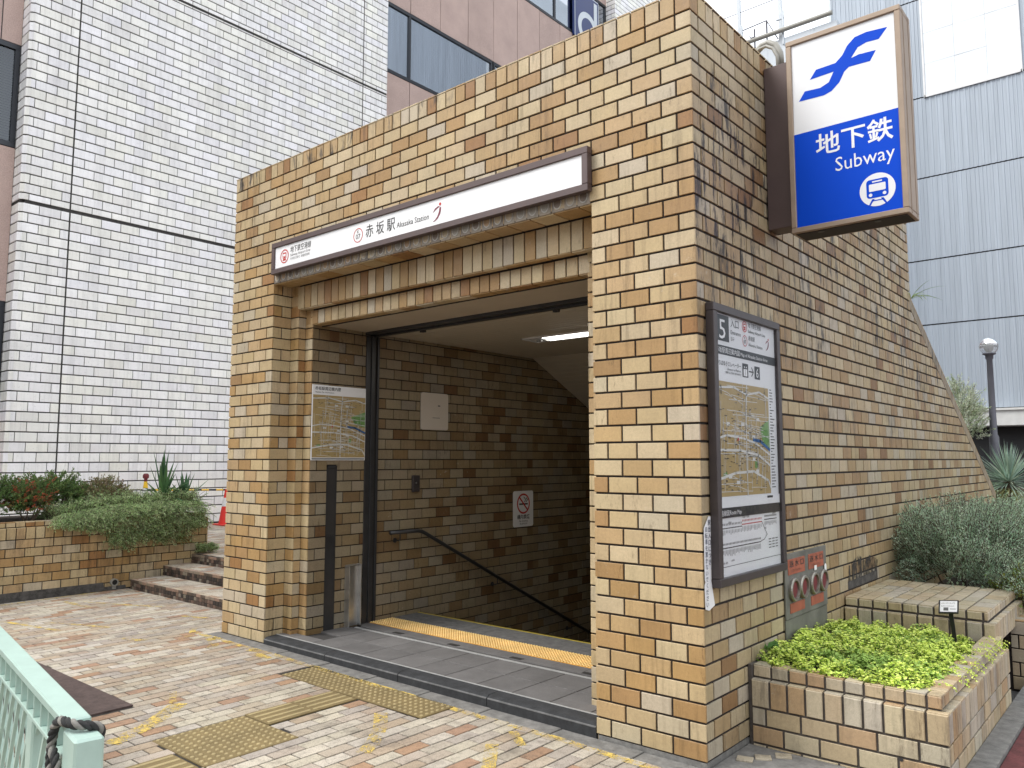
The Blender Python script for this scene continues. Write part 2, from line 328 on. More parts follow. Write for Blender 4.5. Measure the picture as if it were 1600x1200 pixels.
def tiles(mb,O,U,V,Nn,u0,u1,v0,v1,w=.21,h=.105,off=(0,.5),vref=0,joint=.0105,pal=PAL,clips=(),minw=.03,row_col=None,jit=.0008,dep=.011,bev=.0022,uref=0,rsh=0,hj=None):
    O,U,V,Nn=Vector(O),Vector(U),Vector(V),Vector(Nn)
    k0=math.floor((v0-vref)/h+1e-6); k1=math.ceil((v1-vref)/h-1e-6)
    for k in range(k0,k1):
        a=max(v0,vref+k*h); b_=min(v1,vref+(k+1)*h)
        if b_-a<.02: continue
        sh=uref+off[(k+rsh)%len(off)]*w; i0=math.floor((u0-sh)/w+1e-6); cuts=[u0]
        i=i0+1
        while sh+i*w<u1-1e-6:
            cuts.append(sh+i*w); i+=1
        cuts.append(u1)
        if len(cuts)>2 and cuts[1]-cuts[0]<minw: cuts.pop(1)
        if len(cuts)>2 and cuts[-1]-cuts[-2]<minw: cuts.pop(-2)
        for q in range(len(cuts)-1):
            ua=cuts[q]+(joint/2 if q>0 else 0); ub=cuts[q+1]-(joint/2 if q<len(cuts)-2 else 0)
            jv=(hj or joint)/2
            poly=[(ua,a+jv),(ub,a+jv),(ub,b_-jv),(ua,b_-jv)]
            for cl in clips:
                poly=clip(poly,*cl)
                if len(poly)<3: break
            if len(poly)<3: continue
            ar=abs(sum(poly[i][0]*poly[(i+1)%len(poly)][1]-poly[(i+1)%len(poly)][0]*poly[i][1] for i in range(len(poly)))/2)
            if ar<.0006: continue
            rr=None
            if row_col=='R' and q==len(cuts)-2: rr=random.Random(900+k)
            if row_col=='L' and q==0: rr=random.Random(900+k)
            tilepoly(mb,O,U,V,Nn,poly,pick(pal,rr or random),dep,bev,jit)
W,C=.21,.105
XL,XO,XR=-5.145,-4.41,-.735        # left edge, opening left, opening right
TOP=4.41; CAP=.135
def zg(x): return -.007*max(0,x+4.4)
# ------------------------------------------------------------ ground
mb=MB()
for q_ in ((-400,-400,400,.35),(-400,9.0,400,400),(-400,.35,-5.0,9.0),(-.1,.35,400,9.0)): mb.poly([(q_[0],q_[1],-.12),(q_[2],q_[1],-.12),(q_[2],q_[3],-.12),(q_[0],q_[3],-.12)])
struct(mb,'ground','asphalt')
mb=MB()
xs=[-12,-4.4,2.0]
for a,b_ in ((-12,-4.4),(-4.4,2.0)): mb.poly([(a,-7,zg(a)-.006),(b_,-7,zg(b_)-.006),(b_,.0,zg(b_)-.006),(a,.0,zg(a)-.006)])
mb.poly([(-12,0,-.006),(-5.14,0,-.006),(-5.14,.62,-.006),(-12,.62,-.006)])
struct(mb,'pavement_bed','mortar_g')
mb=MB()
w,h=.212,.1015
def paverok(x,y):
    if x<-3.495 and y<-1.58: return False       # brown asphalt
    if -3.43<x<-1.80 and -.475<y<-.16: return False
    if -2.75<x<-2.46 and -1.19<y<-.4: return False
    if -2.75<x<-2.11 and -1.82<y<-1.18: return False
    if -2.46<x<-2.13 and y<-1.8: return False
    if x>-5.2 and y>-.135: return False
    return True
ix=-87
while ix<12:
    x0=ix*h; sh=(ix%2)*w/2+random.uniform(-.004,.004); iy=-28
    while True:
        y0=iy*w+sh; iy+=1
        if y0>.6: break
        y1=y0+w
        xa,xb=x0+.0052,x0+h-.0052; ya,yb=y0+.0050,y1-.0050
        cx,cy=(xa+xb)/2,(ya+yb)/2
        if ix>=10: break
        segs=[(ya,yb)]
        # trim against the special areas by sampling along the paver
        n=8; ok=[paverok(cx,ya+(yb-ya)*(t+.5)/n) for t in range(n)]
        if not any(ok): continue
        if not all(ok):
            run=[t for t in range(n) if ok[t]]; ya,yb=ya+(yb-ya)*run[0]/n,ya+(yb-ya)*(run[-1]+1)/n
            if yb-ya<.03: continue
        if xa<-8.62: continue
        if ya>.585 or (cx>-5.2 and ya>-.16): continue
        yb=min(yb,.585 if cx<-5.2 else -.135)
        if yb-ya<.02: continue
        col=pick(PPAL)
        zz=zg(cx)
        tilepoly(mb,Vector((0,0,zz)),X,Y,Z,[(xa,ya),(xb,ya),(xb,yb),(xa,yb)],col,.008,.0016,.0012)
    ix+=1
o=struct(mb,'pavement','paver')
mb=MB(); mb.prism([(-8.6,-7,-.1),(-3.492,-7,-.1),(-3.492,-1.585,-.1),(-8.6,-1.585,-.1)],(0,0,.1005)); struct(mb,'asphalt_patch','brown')
mb=MB()
for i in range(9):   # concrete edging slabs along the entrance
    a=-5.2+i*.6; mb.box((a+.003,-.133,-.1),(min(a+.597,.0),-.004,zg(a+.3)+.001),bev=.003)
mb.box((.004,-.133,-.1),(1.2,.54,zg(.5)+.004),bev=.006)
struct(mb,'edging_slab','slab')
mb=MB(); mb.prism([(1.10,-.9,-.1),(1.225,-.9,-.1),(1.225,9,-.1),(1.10,9,-.1)],(0,0,.092),); struct(mb,'roadside_kerb','slab')
mb=MB(); mb.prism([(1.2,-12,-.1),(9,-12,-.1),(9,30,-.1),(1.23,30,-.1),(1.23,-.9,-.1),(1.2,-.9,-.1)],(0,0,.07)); struct(mb,'road','redpave')
# ochre tactile paving ------------------------------------------------
def domes(mb,x0,y0,x1,y1,z,nx,ny,r,h,mat):
    for i in range(nx):
        for j in range(ny):
            x=x0+(i+.5)*(x1-x0)/nx; y=y0+(j+.5)*(y1-y0)/ny
            n=10; vs=[];
            for (rr,hh) in ((r,0),(r*.85,h*.75),(r*.55,h)):
                vs+=[(x+rr*math.cos(k*2*math.pi/n),y+rr*math.sin(k*2*math.pi/n),z+hh) for k in range(n)]
            fs=[(a*n+k,a*n+(k+1)%n,(a+1)*n+(k+1)%n,(a+1)*n+k) for a in (0,1) for k in range(n)]+[tuple(2*n+k for k in range(n))]
            mb.raw(vs,fs,(1,1,1),mat)
def tactile(label,x0,y0,x1,y1,kind,nx=6,ny=6,names='tactile_paving',z=None,mats=('tact_o','dome_o'),n=(1,1),ax='x'):
    zz=zg((x0+x1)/2)+.003 if z is None else z
    mb=MB()
    for i in range(n[0]):
        for j in range(n[1]):
            xa=x0+(x1-x0)*i/n[0]+.0015; xb=x0+(x1-x0)*(i+1)/n[0]-.0015; ya=y0+(y1-y0)*j/n[1]+.0015; yb=y0+(y1-y0)*(j+1)/n[1]-.0015
            mb.box((xa,ya,zz-.01),(xb,yb,zz),mat=mats[0],bev=.0015)
            if kind=='dome': domes(mb,xa,ya,xb,yb,zz,nx,ny,.0125,.006,mats[1])
            else:
                for k in range(4):
                    if ax=='y':
                        c=xa+(k+.5)*(xb-xa)/4; mb.box((c-.013,ya+.012,zz-.002),(c+.013,yb-.012,zz+.0045),mat=mats[1],bev=.003)
                    else:
                        c=ya+(k+.5)*(yb-ya)/4; mb.box((xa+.012,c-.013,zz-.002),(xb-.012,c+.013,zz+.0045),mat=mats[1],bev=.003)
    o=B(mb,names,None); o['label']=label; o['category']='tactile paving'; return o
tactile('worn ochre strip of dotted tactile paving running along the entrance step',-3.415,-.465,-1.805,-.165,'dome',6,6,n=(5,1))
tactile('worn ochre ribbed tactile paving linking the dotted square to the entrance strip',-2.755,-1.185,-2.455,-.478,'bar',n=(1,2),ax='y')
tactile('worn ochre square of dotted tactile paving in the open pavement',-2.735,-1.81,-2.115,-1.195,'dome',6,6,n=(2,2))
tactile('worn ochre ribbed tactile paving cut off by the bottom edge of the picture',-2.44,-3.2,-2.13,-1.83,'bar',n=(1,4),ax='y')
# worn yellow paint ------------------------------------------------------
mb=MB()
def stroke(pts,wid):
    for i in range(len(pts)-1):
        a,b_=Vector((*pts[i],0)),Vector((*pts[i+1],0)); d=(b_-a).normalized(); p=Vector((-d.y,d.x,0))*wid/2
        q=[a-p,b_-p,b_+p,a+p]; mb.poly([(v.x,v.y,zg(v.x)+.0034) for v in q])
pts=[(-5.35+i*.25,-.175+random.uniform(-.012,.012)) for i in range(23)]
stroke(pts,.06)
for p,wd_ in (([(-5.0,-.2),(-4.7,-.32),(-4.6,-.42)],.08),([(-4.3,-.2),(-3.9,-.28)],.09),([(-5.5,-.1),(-5.25,-.25),(-5.15,-.4)],.06),([(-8.5,.3),(-8.42,-.6),(-8.35,-1.4),(-8.3,-2.0)],.05),([(-8.1,-.35),(-7.5,-.3)],.07),([(-7.9,-.2),(-7.3,.05),(-6.9,.25)],.05),([(-6.9,-.9),(-6.2,-.62)],.05),([(-5.6,-.75),(-5.35,-.65)],.07),([(-7.3,-1.2),(-6.4,-1.0)],.05),([(-3.3,-1.35),(-3.0,-1.72),(-2.86,-2.0)],.12),([(-3.6,-1.25),(-3.3,-1.4)],.05),([(-2.1,-.56),(-1.88,-.75),(-1.7,-.96),(-1.62,-1.1)],.09),([(-1.15,-.5),(-.95,-.75),(-.8,-.95)],.08),([(-1.2,-.25),(-1.0,-.4)],.06),([(-6.2,.15),(-5.9,.25)],.06),([(-.1,-.18),(.6,-.2)],.05)):
    stroke(p,wd_)
struct(mb,'yellow_paint_line','paint')
# ------------------------------------------------------------ entrance building
ent=thing('subway_entrance','buff brick subway entrance with stepped doorway and sloping rear roofline','building',(-2.5,0,0))
def SL(y): return 3.40-(y-4.93)*.508       # outer roof slope of the stair cover
XI,XJ=-4.176,-4.285                          # interior wall plane, second jamb edge
XIr,XJr=-.969,-.860
# front wall -----
mb=MB(); fO,fU,fV,fN=(0,0,0),X,Z,-Y
tiles(mb,fO,fU,fV,fN,XL,XO,0,3.36,joint=.0128)
tiles(mb,fO,fU,fV,fN,XR,0,0,3.36,row_col='R',joint=.0128)
tiles(mb,fO,fU,fV,fN,XL,0,3.36,TOP,row_col='R',joint=.0128)
fw=B(mb,'front_wall','brick',ent)
mb=MB()
mb.box((XL+.008,.009,-.3),(XO-.009,.209,3.352)); mb.box((XR+.009,.009,-.3),(-.009,.209,3.352)); mb.box((XL+.008,.009,3.352),(-.009,.209,TOP+.12))
mb.box((XL+.008,.209,-.3),(XJ-.009,.293,3.126)); mb.box((XJr+.009,.209,-.3),(-.009,.293,3.126)); mb.box((XL+.008,.209,3.126),(-.009,.293,TOP+.12))
def sideprof(y0): return [(y0,-3.2),(y0,TOP+.12),(4.895,TOP+.12),(4.895,SL(4.9)-.02),(9.2,SL(9.2)-.02),(9.2,-3.2)]
for xa,xb in ((XL+.008,XI-.009),(XIr+.009,-.009)):
    mb.prism([(xa,y,z) for y,z in sideprof(.293)],(xb-xa,0,0))
mb.prism([(XI-.009,y,z) for y,z in [(.293,2.992),(.293,TOP+.12),(4.895,TOP+.12),(4.895,SL(4.9)-.02),(9.2,SL(9.2)-.02),(9.2,.34),(3.65,2.992)]],(XIr-XI+.018,0,0))
B(mb,'wall_core','mortar',ent)
# coping: upright bricks round the roof edge
mb=MB()
tiles(mb,(0,0,0),X,Z,-Y,XL,0,TOP,TOP+CAP,w=.105,h=CAP,off=(0,),vref=TOP,row_col='R')
tiles(mb,(0,0,0),Y,Z,X,.012,4.9,TOP,TOP+CAP,w=.105,h=CAP,off=(0,),vref=TOP,row_col='L')
tiles(mb,(0,0,TOP+CAP+.009),X,Y,Z,XL-.006,.006,-.006,.2,w=.105,h=.206,off=(0,),vref=-.006)
tiles(mb,(0,0,TOP+CAP+.009),X,Y,Z,-.2,.006,.2,4.9,w=.206,h=.105,off=(0,),vref=.2)
B(mb,'coping','brick_side',ent); mb=MB()
# sloping coping
L_=math.hypot(4.3,4.3*.508); d=Vector((0,4.3,-4.3*.508)).normalized(); nn=Vector((0,d.z*-1,d.y)); nn=Vector((0,.508,1)).normalized()
tiles(mb,Vector((0,4.9,SL(4.9)))-nn*.125,d,nn,X,0,L_+.1,0,.125,w=.105,h=.125,off=(0,),pal=[((.30,.245,.165),3),((.27,.21,.14),2),((.33,.27,.19),2)])
tiles(mb,Vector((0,4.9,SL(4.9)))+nn*.002,d,-X,nn,0,L_+.1,-.006,.2,w=.105,h=.206,off=(0,),vref=-.006)
B(mb,'sloping_coping','brick_side',ent)
# right side wall
mb=MB()
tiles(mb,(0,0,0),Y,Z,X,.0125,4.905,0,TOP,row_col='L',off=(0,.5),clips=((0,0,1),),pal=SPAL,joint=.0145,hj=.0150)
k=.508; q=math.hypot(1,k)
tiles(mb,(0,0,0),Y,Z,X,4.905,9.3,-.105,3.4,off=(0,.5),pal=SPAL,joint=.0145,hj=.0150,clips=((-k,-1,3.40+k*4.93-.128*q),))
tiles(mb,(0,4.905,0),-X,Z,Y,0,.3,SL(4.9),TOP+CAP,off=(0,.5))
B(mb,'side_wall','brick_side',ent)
# left (far) side
mb=MB(); tiles(mb,(XL,0,0),-Y,Z,-X,-4.9,-.0125,-.105,TOP,off=(0,.5)); tiles(mb,(XL,0,0),-Y,Z,-X,-9.2,-4.9,-.105,3.4,off=(0,.5),clips=((k,-1,3.40+k*4.93-.128*q),))
B(mb,'rear_side_wall','brick',ent)
mb=MB(); mb.box((XL+.006,.003,-.2),(XO-.012,.008,-.002)); mb.box((XR+.012,.003,-.2),(-.009,.008,-.002)); mb.box((-.008,.003,-.2),(-.003,9.2,-.002)); B(mb,'footing','slab',ent)
# stepped jambs
mb=MB()
def jamb(sgn,xo,xj,xi,par):
    # sgn +1: left jamb, faces +X ; -1 right jamb
    for (x,y0,y1) in ((xo,.0125,.2),(xj,.2125,.284)):
        tiles(mb,(x,0,0),Y*sgn,Z,X*sgn,min(y0*sgn,y1*sgn),max(y0*sgn,y1*sgn),-.105,3.36 if x==xo else 3.13,w=.2,off=(0,.5) if x==xo else (0,),uref=.0)
    for (xa,xb,y) in ((xo,xj,.2),(xj,xi,.284)):
        a,b_=(xa,xb) if sgn>0 else (xb,xa)
        tiles(mb,(0,y,0),X,Z,-Y,a,b_,-.105,3.36 if y<.25 else 3.13,w=.3,off=(0,),uref=a)
jamb(1,XO,XJ,XI,0); B(mb,'stepped_jamb','brick',ent); mb=MB(); jamb(-1,XR,XJr,XIr,0)
B(mb,'stepped_jamb','brick',ent)
# stepped lintels
mb=MB()
WARM=PAL
tiles(mb,(0,.2,0),X,Z,-Y,XJ-.1,XJr+.1,3.118,3.342,w=.105,h=.224,off=(0,),vref=3.118)
tiles(mb,(0,.284,0),X,Z,-Y,XI-.1,XIr+.1,2.97,3.110,w=.105,h=.14,off=(0,),vref=2.97)
tiles(mb,(0,0,3.344),X,-Y,-Z,XO,XR,-.192,-.003,w=.21,h=.19,off=(0,),vref=-.193)
tiles(mb,(0,0,3.115),X,-Y,-Z,XJ,XJr,-.276,-.203,w=.21,h=.08,off=(0,),vref=-.28)
tiles(mb,(0,0,2.967),X,-Y,-Z,XI,XIr,-.39,-.287,w=.21,h=.11,off=(0,),vref=-.395)
B(mb,'stepped_lintel','brick',ent)
# row of tile backs with adhesive ovals, under the sign board
mb=MB()
n=34
for i in range(n):
    a=XO+.006+i*(XR-XO-.012)/n; b_=a+(XR-XO-.012)/n-.006
    col=random.choice([(.26,.22,.17),(.22,.18,.14),(.30,.25,.19)])
    tilepoly(mb,Vector((0,-.001,0)),X,Z,-Y,[(a,3.352),(b_,3.352),(b_,3.47),(a,3.47)],col)
    cx=(a+b_)/2; c2=random.choice([(.42,.33,.21),(.40,.26,.14),(.30,.27,.22),(.45,.37,.26),(.18,.13,.09)])
    pts=[(cx+math.cos(t*math.pi/8)*.036,3.413+(.046 if math.sin(t*math.pi/8)<0 else .05)*math.sin(t*math.pi/8)) for t in range(16)]
    mb.poly([(p[0],-.0035,p[1]) for p in pts],(.50,.48,.42)); mb.poly([(cx+(p[0]-cx)*.8,-.0050,3.413+(p[1]-3.413)*.82) for p in pts],c2)
B(mb,'exposed_tile_backs','brick_low',ent)
# interior brick wall
mb=MB()
cs=-.4713   # ceiling slope
iw=(( cs,-1, 2.978-cs*3.65),)
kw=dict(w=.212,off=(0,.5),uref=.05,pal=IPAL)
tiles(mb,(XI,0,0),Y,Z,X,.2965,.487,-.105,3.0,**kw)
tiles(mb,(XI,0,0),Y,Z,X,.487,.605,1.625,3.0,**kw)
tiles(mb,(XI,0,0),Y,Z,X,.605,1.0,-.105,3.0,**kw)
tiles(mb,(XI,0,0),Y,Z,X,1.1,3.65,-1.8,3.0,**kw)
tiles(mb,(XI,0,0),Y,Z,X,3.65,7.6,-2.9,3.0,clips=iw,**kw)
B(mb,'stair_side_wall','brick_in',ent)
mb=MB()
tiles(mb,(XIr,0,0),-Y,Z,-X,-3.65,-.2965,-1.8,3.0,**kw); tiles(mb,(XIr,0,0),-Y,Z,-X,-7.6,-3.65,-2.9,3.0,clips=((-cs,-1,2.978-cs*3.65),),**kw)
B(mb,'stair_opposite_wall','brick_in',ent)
# ceiling
mb=MB()
mb.box((XI,.40,2.976),(XIr,.93,2.990),mat='panel')
mb.box((XI,.393,2.960),(XIr,.399,2.985),mat='soot')
nn_=30
for i in range(27):
    a=1.10+i*.0945; mb.box((XI+.002,a+.002,2.972),(XIr-.002,a+.0925,2.986),mat='ceil',bev=.002)
mb.box((XI,1.09,2.984),(XIr,3.66,2.988),mat='soot')
dd=Vector((0,1,cs)).normalized(); nz=Vector((0,cs,-1)).normalized()*-1
rot=Matrix.Translation((0,3.655,2.976))@Matrix.Rotation(math.atan(cs),4,'X')
for i in range(44):
    mb.box((XI+.002,i*.1+.002,-.004),(XIr-.002,i*.1+.098,.010),mat='ceil',M_=rot,bev=.002)
B(mb,'ceiling',None,ent)
mb=MB(); 
for y0,y1,z0 in ((.93,.975,2.945),(.985,1.03,2.955),(1.04,1.09,2.940)): mb.box((XI,y0,z0),(XIr,y1,2.99),bev=.003)
for x in (-3.55,-1.9): mb.box((x,1.10,2.93),(x+.05,1.14,2.972))
B(mb,'shutter_housing','darksteel',ent)
mb=MB(); mb.box((XI-.008,1.0,.062),(XI+.028,1.045,2.94),mat='darksteel',bev=.002); mb.box((XI-.008,1.045,.062),(XI+.008,1.075,2.94),mat='soot'); mb.box((XI-.008,1.075,.062),(XI+.028,1.10,2.94),mat='darksteel',bev=.002)
mb.box((XI-.005,.94,.062),(XI+.012,1.0,2.94),mat='darksteel',bev=.002)
B(mb,'shutter_guide',None,ent)
mb=MB()
mb.box((XI-.004,.487,.062),(XI+.004,.494,1.622),mat='darksteel'); mb.box((XI-.004,.598,.062),(XI+.004,.605,1.622),mat='darksteel'); mb.box((XI-.006,.494,.062),(XI-.003,.598,1.622),mat='soot'); mb.box((XI-.004,.487,1.60),(XI+.004,.605,1.622),mat='darksteel')
mb.box((XI-.003,.494,.062),(XI+.002,.598,.95),mat='darksteel')
B(mb,'door_track_recess',None,ent)
# floor, kerb, track, stairs
mb=MB()
for i in range(4):
    a=XO+.006+i*.92; b_=min(a+.914,XR-.004)
    if b_-a<.05: continue
    mb.prism([(a,-.002,-.2),(a,-.002,.037),(a,.022,.058),(a,.135,.064),(a,.135,-.2)],(b_-a,0,0),mat='kerb')
    mb.prism([(a+.002,-.0035,.035),(a+.002,-.0035,.039),(a+.002,.003,.0455),(a+.002,.006,.0420),(a+.002,-.001,.034)],(b_-a-.004,0,0),mat='kerb_lite')  # pale strip painted in for the highlight along the bevel
mb.box((XO+.005,.127,-.1),(XR-.005,.141,.0668),mat='strip')
B(mb,'entrance_kerb',None,ent)
mb=MB()
kx=.332
mb.box((XI,.141,-.4),(XIr,1.69,.052),mat='mortar_w')
mb.box((XO+.01,.141,-.4),(XI,.3,.052),mat='mortar_w'); mb.box((XIr,.141,-.4),(XR-.01,.3,.052),mat='mortar_w')
for i in range(-1,12):
    for y0,y1 in ((.143,.453),(.461,.775)):
        a=XI-.02+i*kx; b_=a+kx-.008; lo=XO+.01 if y0<.2 else XI+.003; hi=XR-.01 if y0<.2 else XIr-.003
        a=max(a,lo); b_=min(b_,hi)
        if b_-a>.02:
            if y0<.2 and (a<XI or b_>XIr): pass
            mb.box((a,y0,.05),(b_,y1 if a>=XI or y0>.2 else .27,.0655+random.uniform(-.0006,.0006)),mat='ftile',bev=.0015)
for i in range(11):
    a=XI+.003+i*.3; b_=min(a+.297,XIr-.003)
    if b_>a: mb.box((a,.895,.05),(b_,1.02,.066),mat='ftile',bev=.0015)
mb.box((XI+.003,1.335,.04),(XIr-.003,1.69,.0655),mat='asphalt')
mb.box((XI+.003,1.69,.035),(XIr-.003,1.712,.069),mat='nosing')
B(mb,'entrance_floor',None,ent)
mb=MB()
mb.box((XI+.1,.777,.05),(XIr-.003,.806,.069),mat='strip'); mb.box((XI+.1,.806,.045),(XIr-.003,.852,.058),mat='soot'); mb.box((XI+.1,.853,.05),(XIr-.003,.890,.068),mat='ftile')
for i in range(5): mb.box((-3.62+i*.72,.856,.06),(-3.50+i*.72,.905,.0705),mat='soot')
B(mb,'floor_track',None,ent)
tp=MB(); 
mb=MB()
for i in range(11):
    a=XI+.02+i*.3; b_=min(a+.298,XIr-.004)
    if b_-a<.03: continue
    mb.box((a,1.024,.05),(b_,1.326,.069),mat='tact_y',bev=.0015); domes(mb,a,1.024,b_,1.326,.069,max(1,round(10*(b_-a)/.3)),10,.0095,.006,'dome_y')
o=B(mb,'yellow_tactile_floor',None,ent)
st_=MB()
for i in range(15):
    y0=1.712+i*.30; z=.069-(i+1)*.15
    st_.box((XI+.002,y0,z-.4),(XIr-.002,y0+.30,z)); 
B(st_,'stair','slab',ent)
mb=MB(); mb.box((XI+.002,6.212,-2.6),(XIr-.002,7.7,-2.181)); B(mb,'landing','slab',ent)
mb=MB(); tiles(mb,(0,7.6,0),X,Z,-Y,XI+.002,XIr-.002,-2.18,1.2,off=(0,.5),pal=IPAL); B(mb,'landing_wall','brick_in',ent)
mb=MB(); mb.box((XI-.02,7.61,-3),(XIr+.02,7.9,1.4)); B(mb,'landing_wall_core','mortar',ent)
# ------------------------------------------------------------ drawing helper
class Canvas:
    def __init__(s,O,U,V,Nn,z0=.001): s.O,s.U,s.V,s.N=Vector(O),Vector(U),Vector(V),Vector(Nn); s.z0=z0; s.parts={}
    def mb(s,mat): return s.parts.setdefault(mat,MB())
    def P(s,u,v,k): return s.O+s.U*u+s.V*v+s.N*(s.z0*k)
    def poly(s,pts,mat,k=1): s.mb(mat).poly([s.P(u,v,k) for u,v in pts])
    def rect(s,u0,v0,u1,v1,mat,k=1,r=0):
        if r>0:
            pts=[]
            for cx,cy,a0 in ((u1-r,v0+r,-90),(u1-r,v1-r,0),(u0+r,v1-r,90),(u0+r,v0+r,180)):
                for t in range(5): a=R(a0+t*22.5); pts.append((cx+r*math.cos(a),cy+r*math.sin(a)))
            s.poly(pts,mat,k)
        else: s.poly([(u0,v0),(u1,v0),(u1,v1),(u0,v1)],mat,k)
    def disk(s,u,v,r,mat,k=1,ry=None,n=28): s.poly([(u+r*math.cos(i*2*math.pi/n),v+(ry or r)*math.sin(i*2*math.pi/n)) for i in range(n)],mat,k)
    def ring(s,u,v,r,t,mat,k=1,n=28,ry=None):
        ry=ry or r
        for i in range(n):
            a,b_=i*2*math.pi/n,(i+1)*2*math.pi/n
            s.poly([(u+r*math.cos(a),v+ry*math.sin(a)),(u+r*math.cos(b_),v+ry*math.sin(b_)),(u+(r-t)*math.cos(b_),v+(ry-t)*math.sin(b_)),(u+(r-t)*math.cos(a),v+(ry-t)*math.sin(a))],mat,k)
    def line(s,pts,w,mat,k=1):
        for i in range(len(pts)-1):
            a,b_=Vector(pts[i]),Vector(pts[i+1]); d=b_-a
            if d.length<1e-6: continue
            d.normalize(); p=Vector((-d.y,d.x))*w/2; e=d*w*.3
            s.poly([tuple(a-p-e),tuple(b_-p+e),tuple(b_+p+e),tuple(a+p-e)],mat,k)
    def text(s,txt,u,v,h,mat,k=2,width=None,align='L',bold=0,vert=False,rot=0):
        if vert:
            for i,ch in enumerate(txt): s.text(ch,u,v-(i+1)*h,h*.88,mat,k,bold=bold,align='C')
            return
        cu=bpy.data.curves.new('t','FONT'); cu.body=txt; cu.size=1; cu.resolution_u=2; cu.offset=bold; cu.fill_mode='FRONT'
        ob=bpy.data.objects.new('t',cu); COL.objects.link(ob); dg=bpy.context.evaluated_depsgraph_get()
        me=bpy.data.meshes.new_from_object(ob.evaluated_get(dg)); vs=[p.co.copy() for p in me.vertices]; fs=[tuple(p.vertices) for p in me.polygons]
        bpy.data.objects.remove(ob); bpy.data.curves.remove(cu); bpy.data.meshes.remove(me)
        if not vs: return
        x0=min(p.x for p in vs); x1=max(p.x for p in vs); y0=min(p.y for p in vs); y1=max(p.y for p in vs)
        cjk=any(ord(c)>0x2000 for c in txt); sc=h/(.92 if cjk else .73)
        if cjk: oy=y0 if len(txt)<2 and False else min(y0,-.06)
        else: oy=0
        sx=sc if width is None else width/(x1-x0)
        du={'L':0,'C':-(x1-x0)*sx/2,'R':-(x1-x0)*sx}[align]
        s.mb(mat).raw([s.P(u+du+(p.x-x0)*sx,v+(p.y-oy)*sc,k) for p in vs],fs)
    def flush(s,parent,name=None):
        for mat,mb in s.parts.items(): B(mb,name or {'ink':'lettering','inkgrey':'small_print'}.get(mat,mat+'_print').replace('map_','map_'),mat,parent)
def metro_mark(c,u,v,r,k=2):
    c.ring(u,v,r,r*.16,'red',k,ry=r*1.0); c.rect(u-r*.45,v-r*.28,u+r*.45,v+r*.55,'red',k,r*.12); c.rect(u-r*.33,v+r*.02,u+r*.33,v+r*.34,'sign_white',k+1)
    c.poly([(u-r*.3,v-r*.34),(u+r*.3,v-r*.34),(u+r*.42,v-r*.62),(u-r*.42,v-r*.62)],'red',k); c.disk(u-r*.25,v-r*.14,r*.07,'sign_white',k+1,n=8); c.disk(u+r*.25,v-r*.14,r*.07,'sign_white',k+1,n=8)
def k07(c,u,v,r,k=2):
    c.ring(u,v,r,r*.12,'red',k); c.text('K',u,v+r*.28,r*.45,'ink',k,align='C'); c.text('07',u,v-r*.50,r*.72,'ink',k,align='C',bold=0,width=r*.95)
def runner(c,u,v,h,k=2):
    # crescent stroke with a dot, the station emblem
    o=[(0,0),(.22,.10),(.42,.28),(.55,.52),(.62,.80),(.55,.74),(.40,.72),(.30,.80),(.42,.86),(.60,.90),(.70,.84),(.74,.62),(.66,.38),(.48,.16),(.25,.03)]
    c.poly([(u+a*h,v+b_*h) for a,b_ in o[:5]+[(.74,.84)]+o[11:]],'maroon',k); c.poly([(u+a*h,v+b_*h) for a,b_ in ((.0,.56),(.22,.82),(.5,.92),(.66,.86),(.45,.80),(.25,.70))],'maroon',k); c.disk(u+.66*h,v+1.02*h,.10*h,'red',k,n=14)
# ------------------------------------------------------------ station name board
sb=thing('station_sign','long white station name board in a dark frame above the doorway','sign',(-2.55,-.03,3.57))
mb=MB(); x0,x1,z0,z1=-4.375,-.725,3.425,3.725
f=.047
mb.box((x0,-.06,z0),(x1,-.006,z0+f),bev=.003); mb.box((x0,-.06,z1-f),(x1,-.006,z1),bev=.003); mb.box((x0,-.06,z0+f),(x0+f,-.006,z1-f),bev=.003); mb.box((x1-f,-.06,z0+f),(x1,-.006,z1-f),bev=.003)
B(mb,'frame','brown_frame',sb)
mb=MB(); mb.box((x0+f,-.046,z0+f),(x1-f,-.012,z1-f)); B(mb,'panel','sign_white',sb)
c=Canvas((0,-.0465,0),X,Z,-Y,.0006)
metro_mark(c,-4.175,3.574,.066)
c.text('地下鉄空港線',-4.08,3.590,.062,'ink',width=.32,bold=0); c.text('Subway Airport Line',-4.08,3.558,.024,'inkgrey',width=.31); c.text('지하철 공항선  地铁机场线',-4.08,3.522,.024,'inkgrey',width=.30)
k07(c,-3.09,3.57,.062)
c.text('赤 坂 駅',-2.99,3.528,.108,'ink',width=.37,bold=.004); c.text('Akasaka Station',-2.60,3.537,.048,'ink',width=.375); runner(c,-2.185,3.503,.125)
c.flush(sb)
